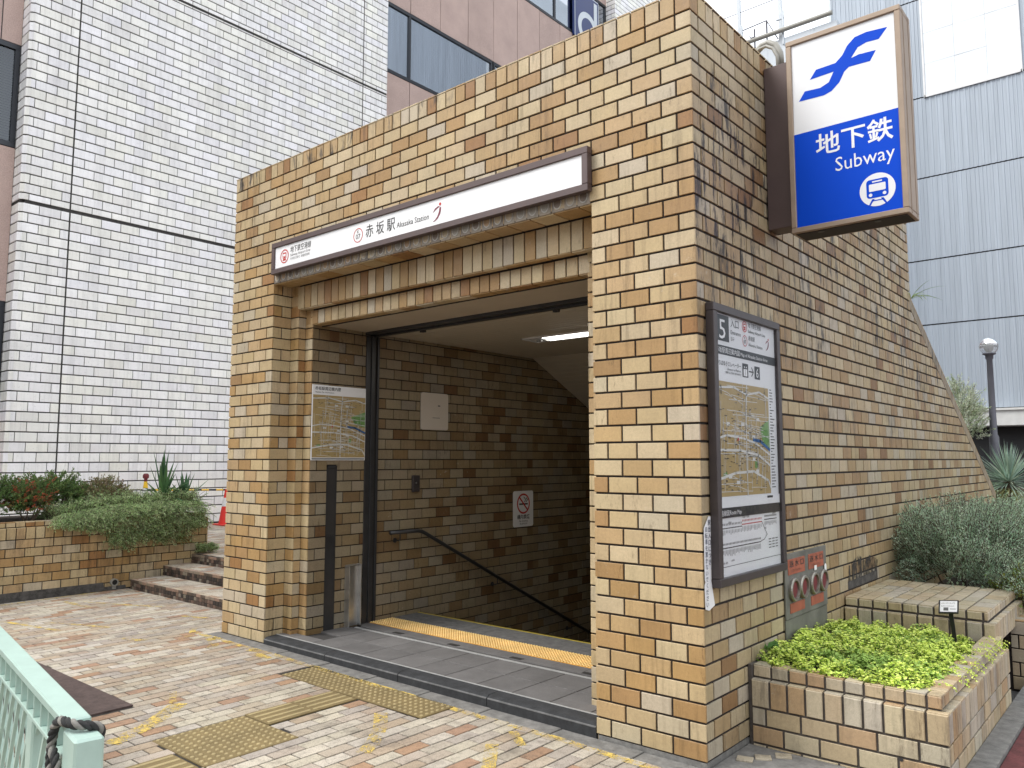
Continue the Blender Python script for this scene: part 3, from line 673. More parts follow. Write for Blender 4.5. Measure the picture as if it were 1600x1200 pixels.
# ------------------------------------------------------------ projecting light box
lb=thing('subway_sign','white and blue projecting subway sign box with beige frame above the side wall','sign',(.05,1.17,3.9))
mb=MB(); mb.box((.004,1.10,3.275),(.20,1.26,4.455),bev=.003); B(mb,'bracket','brown_frame',lb)
mb=MB(); xa,xb,ya,yb,za,zb=.184,.920,1.05,1.295,3.206,4.568; f=.036
for s0,s1 in (((xa,ya,za),(xb,yb,za+f)),((xa,ya,zb-f),(xb,yb,zb)),((xa,ya,za+f),(xa+f,yb,zb-f)),((xb-f,ya,za+f),(xb,yb,zb-f))): mb.box(s0,s1,bev=.004)
for z in (1.11,1.235): mb.box((xb-.002,z,za+.01),(xb+.003,z+.012,zb-.01))
B(mb,'frame','beige_frame',lb)
mb=MB(); mb.box((xa+.02,ya+.03,za-.004),(xb-.02,yb-.03,za+.002),mat='soot'); 
for x in (.36,.72): mb.lathe((x,1.11,za-.006),[(.022,0),(.022,.01)],12,mat='black')
B(mb,'underside',None,lb)
mb=MB(); mb.box((xa+f,ya+.014,3.895),(xb-f,yb-.014,zb-f)); B(mb,'white_panel','sign_panel',lb)
mb=MB(); mb.box((xa+f,ya+.014,za+f),(xb-f,yb-.014,3.895)); B(mb,'blue_panel','blue',lb)
c=Canvas((0,ya+.0135,0),X,Z,-Y,.0006)
# two crossing ribbons
top=[(0.841,4.446),(0.713,4.459),(0.640,4.450),(0.590,4.408),(0.557,4.353),(0.512,4.315),(0.383,4.311),(0.340,4.253),(0.497,4.260),(0.464,4.197),(0.406,4.175),(0.303,4.183),(0.261,4.122),(0.429,4.116),(0.480,4.131),(0.532,4.175),(0.565,4.237),(0.596,4.260),(0.728,4.255),(0.766,4.317),(0.660,4.324),(0.611,4.315),(0.656,4.374),(0.710,4.389),(0.786,4.384)]
c.poly(top,'blue',1)
c.text('地下鉄',.362,3.705,.148,'sign_panel',1,width=.485,bold=.014); c.text('Subway',.485,3.575,.098,'sign_panel',1,width=.365,bold=-.002)
u,v=.737,3.395
c.disk(u,v,.108,'sign_panel',1,ry=.108,n=40)
c.rect(u-.066,v-.052,u+.066,v+.070,'blue',2,.02); c.rect(u-.05,v-.008,u+.05,v+.040,'sign_panel',3,.006); c.rect(u-.03,v+.050,u+.03,v+.059,'sign_panel',3)
c.disk(u-.042,v-.030,.011,'sign_panel',3,n=14); c.disk(u+.042,v-.030,.011,'sign_panel',3,n=14)
c.poly([(u-.060,v-.104),(u-.046,v-.1),(u-.018,v-.058),(u-.034,v-.058)],'blue',2); c.poly([(u+.060,v-.104),(u+.046,v-.1),(u+.018,v-.058),(u+.034,v-.058)],'blue',2); c.rect(u-.030,v-.073,u+.030,v-.066,'blue',2)
c.flush(lb,'lettering')
mb=MB()
pts=[Vector((-.12,1.22,4.40)),Vector((-.12,1.22,4.60)),Vector((-.10,1.22,4.66)),Vector((-.05,1.22,4.70)),Vector((0,1.22,4.705)),Vector((.05,1.22,4.67)),Vector((.08,1.22,4.60)),Vector((.088,1.22,4.45))]
mb.tube(pts,.026,12); mb.tube([p+Vector((.0,-.05,-.045)) for p in pts],.012,8)
o=B(mb,'cable_conduit','pvc',lb,True)
# ------------------------------------------------------------ area map case on side wall
pm=thing('map_display_case','tall dark framed case with area map and route map on the side wall','notice board',(.025,.6,1.77))
y0,y1,z0,z1=.102,1.105,.945,2.612; f=.05
mb=MB()
mb.box((.003,y0,z0),(.058,y1,z0+f),bev=.004); mb.box((.003,y0,z1-f),(.058,y1,z1),bev=.004); mb.box((.003,y0,z0+f),(.058,y0+f,z1-f),bev=.004); mb.box((.003,y1-f,z0+f),(.058,y1,z1-f),bev=.004)
B(mb,'frame','dark_frame',pm)
mb=MB(); mb.box((.004,y0+f,z0+f),(.034,y1-f,z1-f)); B(mb,'poster','poster_white',pm)
c=Canvas((.0345,0,0),Y,Z,X,.0006)
c.rect(.165,2.395,.350,2.555,'band',1); c.text('5',.257,2.41,.125,'sign_white',2,align='C',width=.085)
c.text('入口',.375,2.495,.055,'ink',width=.115); c.text('Entrance',.375,2.452,.026,'ink',width=.145); c.text('입구',.375,2.41,.026,'ink')
metro_mark(c,.58,2.523,.036); k07(c,.58,2.432,.036)
c.text('地下鉄空港線',.635,2.525,.034,'ink',width=.20); c.text('Subway Airport Line',.635,2.492,.021,'ink',width=.27)
c.text('赤坂駅',.635,2.44,.032,'ink',width=.10); c.text('Akasaka Station',.635,2.405,.021,'ink',width=.22); runner(c,.905,2.405,.075)
c.rect(.152,2.312,1.055,2.368,'band',1); c.text('赤坂駅周辺案内図',.165,2.322,.036,'sign_white',2,width=.33); c.text('Map of Akasaka Station Area',.51,2.328,.023,'sign_white',2,width=.42)
c.text('のりばゆきエレベーター',.165,2.245,.032,'ink',width=.345); c.text('Elevator to Platform',.51,2.222,.016,'ink',align='R',width=.19); c.text('电梯 승강장행 엘리베이터',.51,2.200,.015,'ink',align='R',width=.22)
c.rect(.532,2.198,.618,2.285,'band',1); c.rect(.548,2.205,.602,2.25,'sign_white',2); c.disk(.562,2.262,.006,'sign_white',2,n=8); c.disk(.59,2.262,.006,'sign_white',2,n=8); c.line([(.575,2.21),(.575,2.245)],.004,'ink',3)
c.line([(.635,2.24),(.695,2.24)],.008,'ink',1); c.line([(.67,2.268),(.698,2.24),(.67,2.212)],.008,'ink',1)
c.rect(.716,2.198,.800,2.282,'band',1); c.text('6',.758,2.21,.062,'sign_white',2,align='C')
def citymap(c,u0,v0,u1,v1,seed,diag=0,k=1):
    rg=random.Random(seed); w,h=u1-u0,v1-v0
    c.rect(u0,v0,u1,v1,'map_tan',k)
    c.poly([(u0+w*.80,v0+h*.62),(u0+w,v0+h*.70),(u0+w,v0+h*.42),(u0+w*.86,v0+h*.46)] if not diag else [(u0+w*.72,v0+h*.66),(u0+w,v0+h*.76),(u0+w,v0+h*.50),(u0+w*.80,v0+h*.54)],'map_green',k+1)
    c.line([(u0+w*.66,v0+h*.50),(u0+w*.80,v0+h*.49),(u0+w*1.0-.004,v0+h*.41)],h*.030,'map_blue',k+2)
    c.poly([(u0+w*.07,v0+h*.16),(u0+w*.16,v0+h*.17),(u0+w*.14,v0+h*.21),(u0+w*.08,v0+h*.2)],'map_green',k+1); c.poly([(u0+w*.68,v0+h*.24),(u0+w*.73,v0+h*.24),(u0+w*.73,v0+h*.31),(u0+w*.68,v0+h*.30)],'map_green',k+1)
    lw=w*.012
    def cl(p): return (min(max(p[0],u0),u1),min(max(p[1],v0),v1))
    for i in range(44):
        t=rg.random(); b_=rg.uniform(-.08,.02)
        a=rg.uniform(0,.6); e=min(1,a+rg.uniform(.25,.6)); yy=rg.uniform(.02,.97)
        c.line([cl((u0+w*a,v0+h*(yy))),cl((u0+w*(a+e)/2,v0+h*(yy+b_*.3))),cl((u0+w*e,v0+h*(yy+b_)))],lw*.42,'map_road',k+2)
    for i in range(48):
        x=rg.uniform(.03,.97); a=rg.uniform(0,.7); e=min(1,a+rg.uniform(.15,.45)); s_=rg.uniform(-.03,.05)
        c.line([cl((u0+w*x,v0+h*a)),cl((u0+w*(x+s_),v0+h*e))],lw*.42,'map_road',k+2)
    c.line([(u0+w*.52,v0),(u0+w*.52,v0+h*.6),(u0+w*.55,v1)],lw*1.2,'map_road',k+3)
    c.line([(u0,v0+h*.50),(u0+w*.15,v0+h*.53),(u0+w*.45,v0+h*.51),(u0+w*.7,v0+h*.47),(u1,v0+h*.36)],lw*1.4,'map_road',k+3)
    c.line([(u0,v0+h*.40),(u0+w*.4,v0+h*.40),(u0+w*.75,v0+h*.36),(u1,v0+h*.26)],lw*1.7,'map_road',k+3)
    c.line([(u0,v0+h*.15),(u0+w*.3,v0+h*.20),(u0+w*.65,v0+h*.21),(u1-w*.05,v0+h*.12),(u1,v0+h*.04)],lw*1.7,'map_road',k+3)
    c.line([(u0,v1-h*.06),(u0+w*.3,v1-h*.04),(u0+w*.55,v1-h*.09),(u0+w*.8,v1-h*.05),(u1,v1-h*.10)],lw*1.4,'map_road',k+3)
    for i in range(150):
        x,y=rg.uniform(.03,.94),rg.uniform(.03,.96); l=rg.uniform(.015,.045); c.rect(u0+w*x,v0+h*y,u0+w*min(x+l,.99),v0+h*(y+.006),'ink' if rg.random()<.6 else 'inkgrey',k+4)
    for i in range(8):
        x,y=rg.uniform(.1,.8),rg.uniform(.1,.9); c.rect(u0+w*x,v0+h*y,u0+w*(x+.06),v0+h*(y+.03),'map_road',k+4)
    c.disk(u0+w*.36,v0+h*.50,w*.012,'red',k+5,n=10); c.rect(u0+w*.33,v0+h*.485,u0+w*.37,v0+h*.49,'red',k+5)
citymap(c,.165,1.46,.925,2.150,5,0)
rg=random.Random(3)
for i in range(34):
    z=2.14-i*.0195; c.rect(.945,z,.945+rg.uniform(.02,.075),z+.006,'ink',1)
c.line([(.20,2.10),(.21,2.125),(.225,2.10),(.215,2.07),(.20,2.10)],.004,'ink',7)
c.rect(.152,1.395,1.055,1.452,'poster_white',8); c.rect(.85,1.432,.94,1.446,'ink',9)
c.rect(.152,1.335,1.055,1.395,'band',9); c.text('路線図',.165,1.347,.034,'sign_white',10,width=.115); c.text('Route Map',.29,1.352,.027,'sign_white',10,width=.16)
def route(u0,u1,v,n,mat,hgt):
    c.line([(u0,v),(u1,v)],.004,mat,2)
    for i in range(n):
        u=u0+(i+.5)*(u1-u0)/n; c.disk(u,v,.0045,mat,3,n=6); hh=rg.uniform(.5,1)*hgt
        c.rect(u-.0022,v-.012-hh,u+.0022,v-.012,'inkgrey',2)
        c.rect(u-.004,v+.016,u+.004,v+.028,'inkgrey' if mat=='ink' else 'red',2)
route(.17,.46,1.275,14,'ink',.03); route(.46,.76,1.285,14,'red',.035); route(.80,1.0,1.295,12,'ink',.03)
c.line([(.76,1.285),(.80,1.24),(.84,1.20),(.79,1.17),(.74,1.165)],.004,'ink',2); route(.17,.74,1.16,30,'ink',.04)
for t,u,v in (('西唐津',.27,1.30),('空港線・筑肥線',.47,1.322),('福岡空港',.93,1.325),('天神南',.30,1.075),('七隈線・橋本',.17,1.068),('貝塚',.80,1.235)): c.text(t,u,v,.013,'ink',4)
for i in range(3):
    for j in range(4): c.rect(.86+i*.055,1.11+j*.018,.86+i*.055+.04,1.116+j*.018,'inkgrey',3)
c.line([(.152,1.052),(1.055,1.052)],.003,'ink',2)
c.flush(pm)
mb=MB(); mb.poly([(.047,y0+f,z0+f),(.047,y1-f,z0+f),(.047,y1-f,z1-f),(.047,y0+f,z1-f)]); B(mb,'glass_cover','cover',pm)
# paper strip notice ------------------------------------------------------
pn=thing('paper_notice','tall torn white handwritten paper strip taped beside the map case','notice',(.006,.06,1.1))
mb=MB(); outline=[(.010,1.29),(.072,1.355),(.098,1.352),(.098,1.00),(.096,.985),(.128,.845),(.06,.822),(.012,.835),(.010,.97),(.022,.985),(.012,1.0)]
mb.poly([(.0045+ .004*random.random(),y,z) for y,z in outline]); B(mb,'paper','poster_white',pn)
c=Canvas((.0085,0,0),Y,Z,X,.0006); M['pen']=simple('navy_marker',(.02,.03,.07),.6)
c.text('駅出入口につき',.077,1.338,.037,'pen',1,vert=True,bold=.005); c.text('自転車を置かないでください',.038,1.300,.035,'pen',1,vert=True,bold=.005)
c.flush(pn,'lettering')
# fire hose connection panel ------------------------------------------------
fp=thing('fire_hose_inlet_panel','grey metal panel with four round red caps and orange plates low on the side wall','fire inlet',(.01,1.6,.8))
mb=MB(); mb.box((.003,1.165,.60),(.016,1.975,1.035),bev=.002); mb.box((.0025,1.165,.30),(.010,1.975,.596),mat=None); B(mb,'plate','zinc',fp)
for ya,yb,za,zb in ((1.215,1.525,.893,.998),(1.60,1.905,.893,1.0),(1.235,1.50,.635,.700),(1.63,1.885,.635,.700)):
    mb=MB(); mb.box((.0155,ya,za),(.020,yb,zb),bev=.001); B(mb,'orange_plate','orange',fp)
c=Canvas((.0205,0,0),Y,Z,X,.0006)
for u in (1.235,1.62): c.text('送 水 口',u,.942,.044,'ink',1,width=.265,bold=.01); c.text('スプリンクラー',u+.03,.908,.020,'ink',1,width=.19)
c.flush(fp,'lettering')
for y in (1.293,1.473,1.68,1.87):
    Ax=Matrix(((0,0,1),(1,0,0),(0,1,0)))
    mb=MB(); mb.lathe((.012,y,.790),[(.080,0),(.080,.022),(.074,.030),(.062,.030),(.060,.012)],28,axis=Ax); rgp=B(mb,'pipe_ring','ring',fp,False)
    mb=MB(); mb.lathe((.014,y,.790),[(.059,0),(.059,.013),(.045,.017),(.010,.017)],24,axis=Ax); B(mb,'cap','redcap',rgp)
c=Canvas((.0225,0,0),Y,Z,X); c.rect(1.70,.878,1.75,.912,'sign_white'); c.rect(1.91,.84,1.955,.905,'sign_white',r=.02); c.flush(fp,'sticker')
m=N('soot_stain'); m.base((.03,.028,.026)); m.rough(.8); tr=m.n('ShaderNodeBsdfTransparent'); xx=m.n('ShaderNodeMixShader')
f=m.ramp(m.math('ADD',m.math('MULTIPLY',m.noise(1,5,.7,sc=(30,30,4)),.6),m.math('MULTIPLY',m.noise(14,4,.7),.4)),[(.44,0),(.54,.85)])
m.l(f,xx.inputs[0]); m.l(tr.outputs[0],xx.inputs[1]); m.l(m.p.outputs[0],xx.inputs[2]); m.l(xx.outputs[0],m.out.inputs[0]); M['stain']=m.m
mb=MB(); mb.poly([(.0035,2.50,.70),(.0035,3.30,.71),(.0035,3.32,.80),(.0035,3.1,.86),(.0035,2.95,.83),(.0035,2.8,.89),(.0035,2.53,.82)],mat='stain'); mb.poly([(.003,2.50,.64),(.003,3.30,.64),(.003,3.30,.715),(.003,2.50,.70)],mat='sooty'); B(mb,'tar_stain',None,ent)
# ------------------------------------------------------------ things inside the entrance
jm=thing('area_map_poster','small white bordered area map poster on the left jamb wall','poster',(XI+.01,.62,2.04))
mb=MB(); mb.box((XI+.002,.295,1.672),(XI+.010,.940,2.395),bev=.001); B(mb,'board','sign_white',jm)
c=Canvas((XI+.0105,0,0),Y,Z,X,.0006)
c.text('赤坂駅周辺案内図',.325,2.345,.034,'ink',width=.30,bold=.01); c.text('Akasaka Sta. Information',.325,2.320,.015,'ink',width=.22)
citymap(c,.302,1.700,.934,2.300,11,1); c.rect(.302,1.680,.93,1.692,'inkgrey',1); c.flush(jm)
wb=thing('blank_wall_plate','blank cream plate with rounded corners high on the stair wall','panel',(XI+.01,1.9,2.2))
c=Canvas((XI+.016,0,0),Y,Z,X); c.rect(1.695,2.005,2.112,2.412,'whiteplate',1,r=.03)
c.flush(wb,'face'); mb=MB(); mb.box((XI+.002,1.70,2.01),(XI+.016,2.107,2.407)); B(mb,'body','whiteplate',wb)
c=Canvas((XI+.0175,0,0),Y,Z,X); c.rect(1.87,2.135,1.98,2.141,'inkgrey'); c.rect(1.95,2.265,1.985,2.28,'inkgrey'); c.flush(wb,'small_print')
sw=thing('wall_switch','dark key switch box on the brick stair wall','switch',(XI+.01,1.63,1.42))
mb=MB(); mb.box((XI+.002,1.582,1.335),(XI+.03,1.682,1.512),bev=.004); B(mb,'box','dark_frame',sw)
mb=MB(); mb.lathe((XI+.031,1.625,1.43),[(.010,0),(.010,.006)],12,axis=Matrix(((0,0,1),(1,0,0),(0,1,0)))); B(mb,'keyhole','steel',sw)
ns=thing('no_smoking_sign','white no smoking sign with red circle above the handrail','sign',(XI+.01,3.44,1.07))
c=Canvas((XI+.012,0,0),Y,Z,X,.001); c.rect(3.245,.852,3.640,1.292,'sign_white',1,r=.03); c.flush(ns,'plate')
c=Canvas((XI+.0135,0,0),Y,Z,X,.001); u,v=3.445,1.135
c.rect(u-.08,v-.014,u+.085,v+.004,'ink',1); c.line([(u+.05,v+.02),(u+.08,v+.045),(u+.055,v+.07)],.012,'ink',1); c.line([(u+.02,v+.02),(u+.045,v+.05),(u+.01,v+.08)],.010,'ink',1)
c.ring(u,v,.125,.020,'red',2); c.line([(u-.08,v+.08),(u+.08,v-.08)],.02,'red',3)
c.text('構内禁煙',u,.945,.055,'ink',1,align='C',width=.24,bold=.015); c.text('No Smoking',u,.912,.024,'ink',1,align='C'); c.text('禁止吸烟 금연',u,.878,.022,'ink',1,align='C'); c.flush(ns)
sp=thing('flood_board_post','short stainless steel channel post beside the left jamb','post',(XI+.05,.8,.06))
mb=MB(); mb.box((XI+.002,.725,.066),(XI+.075,.735,.655),bev=.001); mb.box((XI+.002,.735,.066),(XI+.012,.880,.655)); mb.box((XI+.002,.880,.066),(XI+.060,.889,.655),bev=.001); mb.box((XI+.012,.735,.066),(XI+.05,.75,.655)); mb.box((XI+.002,.735,.645),(XI+.06,.88,.652)); B(mb,'channel','steel',sp)
hr=thing('handrail','dark round steel handrail descending along the left stair wall','handrail',(XI,1.3,.9))
xh=XI+.085
mb=MB(); mb.tube([(xh,1.225,.935),(xh,1.60,.93),(xh,1.66,.922),(xh,1.72,.895),(xh,6.2,-1.36)],.020,14); B(mb,'rail','darksteel',hr,True)
for y in (1.36,2.88,4.35,5.8):
    z=.935 if y<1.7 else .895-(y-1.72)*.5034
    mb=MB(); mb.tube([(xh,y,z-.018),(xh,y,z-.075),(XI+.06,y,z-.09),(XI+.002,y,z-.09)],.006,8); mb.lathe((XI+.001,y,z-.09),[(.026,0),(.026,.006)],16,axis=Matrix(((0,0,1),(1,0,0),(0,1,0)))); B(mb,'bracket','darksteel',hr)
# ceiling light
cl=thing('ceiling_light','lit fluorescent strip light recessed in the entrance ceiling','ceiling light',(-2.3,2.4,2.97))
mb=MB(); a,b_,y0,y1=-3.21,-1.45,2.26,2.54
mb.box((a,y0,2.955),(b_,y0+.012,2.974)); mb.box((a,y1-.012,2.955),(b_,y1,2.974)); mb.box((a,y0,2.955),(a+.012,y1,2.974)); mb.box((b_-.012,y0,2.955),(b_,y1,2.974)); B(mb,'frame','conew',cl)
mb=MB(); mb.box((a+.012,y0+.012,2.966),(b_-.012,y1-.012,2.971)); B(mb,'reflector','conew',cl)
mb=MB(); mb.tube([(a+.28,2.40,2.955),(b_-.06,2.40,2.955)],.018,12); mb.box((a+.22,2.34,2.9585),(b_-.02,2.365,2.963)); mb.box((a+.22,2.435,2.9585),(b_-.02,2.46,2.963)); B(mb,'lamp_tube','tube',cl,False)
mb=MB(); mb.box((a+.20,2.38,2.935),(a+.25,2.42,2.965)); mb.box((a+.11,2.385,2.94),(a+.17,2.41,2.96)); B(mb,'lamp_holder','steel',cl)
li=bpy.data.lights.new('lamp','AREA'); li.shape='RECTANGLE'; li.size=1.5; li.size_y=.1; li.energy=4; li.color=(1,.96,.88)
lo=bpy.data.objects.new('lamp',li); COL.objects.link(lo); lo.parent=cl; lo.location=(-.02,0,-.045)
#PART2
# ------------------------------------------------------------ right planter and bench
pl=thing('brick_planter','low buff brick planter full of lime green ground cover beside the entrance corner','planter',(.55,1.5,0))
XP=1.096; PL=.353; Y0,Y1=.55,2.44
PB=[((.52,.44,.30),26),((.49,.385,.245),20),((.48,.425,.325),14),((.45,.31,.175),8)]
mb=MB()
tiles(mb,(0,Y0,0),X,Z,-Y,.03,XP,-.105,.188,off=(.03,.53),vref=.188,pal=PB,joint=.014)
tiles(mb,(0,Y0-.004,0),X,Z,-Y,.03,XP+.004,.188,PL,w=.1065,h=.165,off=(.3,),vref=.188,pal=PB,joint=.014,bev=.004)
tiles(mb,(XP,0,0),Y,Z,X,Y0+.012,Y1,-.105,.188,off=(.0,.5),vref=.188,pal=PB,uref=Y0,joint=.014)
tiles(mb,(XP+.004,0,0),Y,Z,X,Y0+.012,Y1,.188,PL,w=.1065,h=.165,off=(0,),vref=.188,uref=Y0,pal=PB,joint=.014,bev=.004)
tiles(mb,(0,0,PL),X,Y,Z,.03,XP+.003,Y0-.003,Y0+.05,w=.1065,h=.06,off=(.3,),vref=Y0-.003,pal=PB,joint=.01)
tiles(mb,(0,0,PL),X,Y,Z,XP-.05,XP+.003,Y0+.055,Y1,w=.06,h=.1065,off=(0,),uref=XP-.05,vref=Y0,pal=PB,joint=.01)
B(mb,'outer_wall','brick_low',pl)
mb=MB()
e=.032; zt=.432
tiles(mb,(0,Y0+e,0),X,Z,-Y,.03,XP-e,PL+.004,zt,w=.1065,h=.08,off=(.3,),vref=PL+.004,pal=PB,joint=.014,bev=.003)
tiles(mb,(XP-e,0,0),Y,Z,X,Y0+e+.012,Y1,PL+.004,zt,w=.1065,h=.08,off=(0,),vref=PL+.004,uref=Y0,pal=PB,joint=.014,bev=.003)
tiles(mb,(0,0,zt+.001),X,Y,Z,.03,XP-e,Y0+e,Y0+e+.105,w=.1065,h=.11,off=(.3,),vref=Y0+e,pal=PB,joint=.01)
tiles(mb,(0,0,zt+.001),X,Y,Z,XP-e-.105,XP-e,Y0+e+.11,Y1,w=.11,h=.1065,off=(0,),uref=XP-e-.105,vref=Y0,pal=PB,joint=.01)
B(mb,'rim','brick_low',pl)
mb=MB(); mb.box((.012,Y0+.009,-.2),(XP-.009,Y0+.1,PL-.011)); mb.box((XP-.1,Y0+.1,-.2),(XP-.009,Y1-.01,PL-.011)); mb.box((.012,Y0+e+.009,PL-.011),(XP-e-.009,Y0+e+.1,zt-.011)); mb.box((XP-e-.1,Y0+e+.1,PL-.011),(XP-e-.009,Y1-.01,zt-.011)); mb.box((.012,Y1-.05,-.2),(XP-.1,Y1-.012,zt-.02)); mb.box((.004,Y0+.012,-.2),(.026,Y0+.1,zt)); B(mb,'mortar_core','mortar_p',pl)
mb=MB(); mb.lathe((.86,Y0-.0005,.075),[(.011,0),(.011,.002)],10,axis=Matrix(((1,0,0),(0,0,-1),(0,1,0)))); B(mb,'weep_hole','soot',pl)
mb=MB(); n=24
for i in range(n):
    for j in range(n):
        f=lambda a,b_:(.01+(XP-.14)*a/n,Y0+.09+(Y1-Y0-.15)*b_/n,.392+.02*noise.noise(Vector((a*.5,b_*.5,0))))
        mb.poly([f(i,j),f(i+1,j),f(i+1,j+1),f(i,j+1)])
o=struct(mb,'planter_soil','soil')
bn=thing('brick_bench','brick topped bench slab with sooty joints behind the lime green planter','bench',(.52,3,0))
bz=.60; bx=1.035; by0,by1=2.365,3.60
BP=[((.54,.46,.32),24),((.50,.40,.26),16),((.50,.445,.345),10)]
mb=MB()
tiles(mb,(0,0,bz),X,Y,Z,.012,bx-.05,by0+.03,by1,w=.1065,h=.205,off=(0,),pal=BP,joint=.014,vref=by0+.03,uref=.0)
B(mb,'seat','brick_low',bn)
mb=MB()
tiles(mb,(0,by0+.028,0),X,Z,-Y,.012,bx-.045,bz-.070,bz-.002,w=.1065,h=.075,off=(0,),vref=bz-.072,pal=BP,joint=.015,bev=.004)
tiles(mb,(bx-.045,0,0),Y,Z,X,by0+.04,by1,bz-.070,bz-.002,w=.1065,h=.075,off=(0,),vref=bz-.072,uref=by0,pal=BP,joint=.014,bev=.004)
tiles(mb,(0,by0,0),X,Z,-Y,.012,bx,bz-.232,bz-.075,w=.1065,h=.16,off=(0,),vref=bz-.234,pal=BP,joint=.015,bev=.004)
tiles(mb,(bx,0,0),Y,Z,X,by0+.012,by1,bz-.232,bz-.075,w=.1065,h=.16,off=(0,),vref=bz-.234,uref=by0,pal=BP,joint=.014,bev=.004)
tiles(mb,(0,0,bz-.075),X,Y,Z,.012,bx,by0,by0+.03,w=.1065,h=.035,off=(0,),vref=by0,pal=BP,joint=.014)
tiles(mb,(0,0,bz-.075),X,Y,Z,bx-.045,bx,by0+.035,by1,w=.05,h=.1065,off=(0,),uref=bx-.045,vref=by0,pal=BP,joint=.014)
B(mb,'edge_bricks','brick_low',bn)
mb=MB(); mb.box((.012,by0+.009,bz-.228),(bx-.009,by1-.01,bz-.085)); mb.box((.012,by0+.038,bz-.085),(bx-.054,by1-.01,bz-.011)); mb.box((.012,by0+.35,-.2),(bx-.35,by1-.1,bz-.228)); B(mb,'bench_core','mortar_p',bn)
# plant label on a stake
ps=thing('plant_label','small black framed plant label tilted on a stake among the lime ground cover','sign',(.85,2.0,.4))
mb=MB(); mb.prism([(.842,2.0,.38),(.868,2.0,.38),(.846,2.0,.66),(.822,2.0,.66)],(0,.012,0)); B(mb,'stake','black',ps)
A=Matrix.Translation((.826,1.99,.672))@Matrix.Rotation(R(-6),4,'Y')@Matrix.Rotation(R(48),4,'X')
mb=MB(); mb.box((-.062,-.052,-.005),(.062,.052,.004),M_=A,bev=.001); B(mb,'plate','black',ps)
c=Canvas(A@Vector((0,0,.0045)),A.to_3x3()@X,A.to_3x3()@Y,A.to_3x3()@Z,.0006); c.rect(-.052,-.042,.054,.044,'sign_white'); c.text('メキシコマンネングサ',-.045,.018,.016,'ink',2,width=.085); c.text('Sedum mexicanum',-.045,.0,.010,'ink',2,width=.08); c.rect(-.03,-.033,.0,-.008,'inkgrey',2); c.line([(.01,-.02),(.045,-.02)],.004,'ink',2); c.flush(ps,'face')
# back planters and terrain right
mb=MB(); mb.prism([(.01,3.62,-.1),(1.10,3.62,-.1),(1.10,9.3,-.1),(.01,9.3,-.1)],(0,0,.45)); mb.prism([(-7,9.32,-.1),(1.1,9.32,-.1),(1.1,21,-.1),(-7,21,-.1)],(0,0,1.05)); struct(mb,'garden_soil','soil')
bw=thing('garden_brick_wall','long low brick garden wall along the road behind the bench','garden wall',(1.1,6,0))
mb=MB(); tiles(mb,(1.13,0,0),Y,Z,X,3.22,9.3,-.105,.42,pal=PB,off=(0,.5)); tiles(mb,(0,3.2,0),X,Z,-Y,1.0,1.13,-.105,.42,pal=PB,off=(0,.5)); tiles(mb,(0,0,.43),X,Y,Z,.95,1.135,3.2,9.3,w=.19,h=.105,off=(0,),uref=.95,pal=PB); B(mb,'brickwork','brick_low',bw)
mb=MB(); mb.box((.96,3.21,-.2),(1.121,9.3,.419)); B(mb,'mortar_core','mortar',bw)
bw2=thing('raised_bed_wall','short brick retaining wall with a pale capping below the spiky plant','garden wall',(1,9.4,0))
mb=MB(); tiles(mb,(0,9.42,0),X,Z,-Y,0.0,4.0,-.1,.98,pal=PB,off=(0,.5)); B(mb,'brickwork','brick_low',bw2)
mb=MB(); mb.box((-.1,9.429,-.2),(4.0,9.62,.97)); B(mb,'mortar_core','mortar',bw2); mb=MB(); mb.box((-.1,9.40,.985),(4.0,9.65,1.03),bev=.004); B(mb,'capping','concrete',bw2)
mb=MB(); rg=random.Random(5)
for i in range(2600):
    x,y=rg.uniform(-.2,2.5),9.65+rg.random()**1.5*2.2; r=rg.uniform(.012,.04); z=.955
    g=rg.uniform(.35,.6); mb.raw([(x-r,y,z),(x,y-r,z),(x+r,y,z),(x,y+r,z),(x+rg.uniform(-.3,.3)*r,y,z+r*1.3)],[(0,1,4),(1,2,4),(2,3,4),(3,0,4)],(g,g*.93,g*.85))
M['stone']=simple('pale_gravel','attr',.8); struct(mb,'pale_gravel','stone','stuff')
# loose tile pieces on the ground by the corner
for i,(x,y,a,lab) in enumerate(((.10,.27,.3,'loose broken tile nearest the kerb at the foot of the entrance corner'),(.17,.36,.5,'middle of three loose broken tiles on the rough concrete'),(.25,.46,.45,'loose broken tile closest to the planter front'))):
    A=Matrix.Translation((x,y,zg(x)+.004))@Matrix.Rotation(a,4,'Z'); mb=MB(); mb.box((-.045,-.035,-.004),(.045,.035,.007),M_=A,col=(.46,.40,.30),bev=.002); o=B(mb,'loose_tile','brick_low'); tag(o,lab,'tile','loose tiles by the planter')
# ------------------------------------------------------------ left planter, steps, terrace
lp=thing('long_brick_planter','long brick planter with sooty bricks and a weep pipe left of the steps','planter',(-9.3,-2,0))
XQ=-8.6; LT=.93
mb=MB()
tiles(mb,(XQ,0,0),Y,Z,X,-6,1.71,.0,.72,vref=.09,off=(0,.5))
tiles(mb,(XQ+.004,0,0),Y,Z,X,-6,1.71,.72,.862,w=.105,h=.142,off=(0,),vref=.72)
tiles(mb,(XQ-.03,0,0),Y,Z,X,-6,1.68,.866,.925,w=.105,h=.06,off=(0,),vref=.866)
tiles(mb,(0,0,.862),X,Y,Z,XQ-.03,XQ+.002,-6,1.71,w=.04,h=.105,off=(0,),uref=XQ-.035)
tiles(mb,(0,0,LT),X,Y,Z,XQ-.14,XQ-.03,-6,1.68,w=.11,h=.105,off=(0,),uref=XQ-.14)
tiles(mb,(0,1.715,0),-X,Z,Y,-XQ+.012,10,.25,.862,off=(0,.5))
B(mb,'brick_face','brick_low',lp)
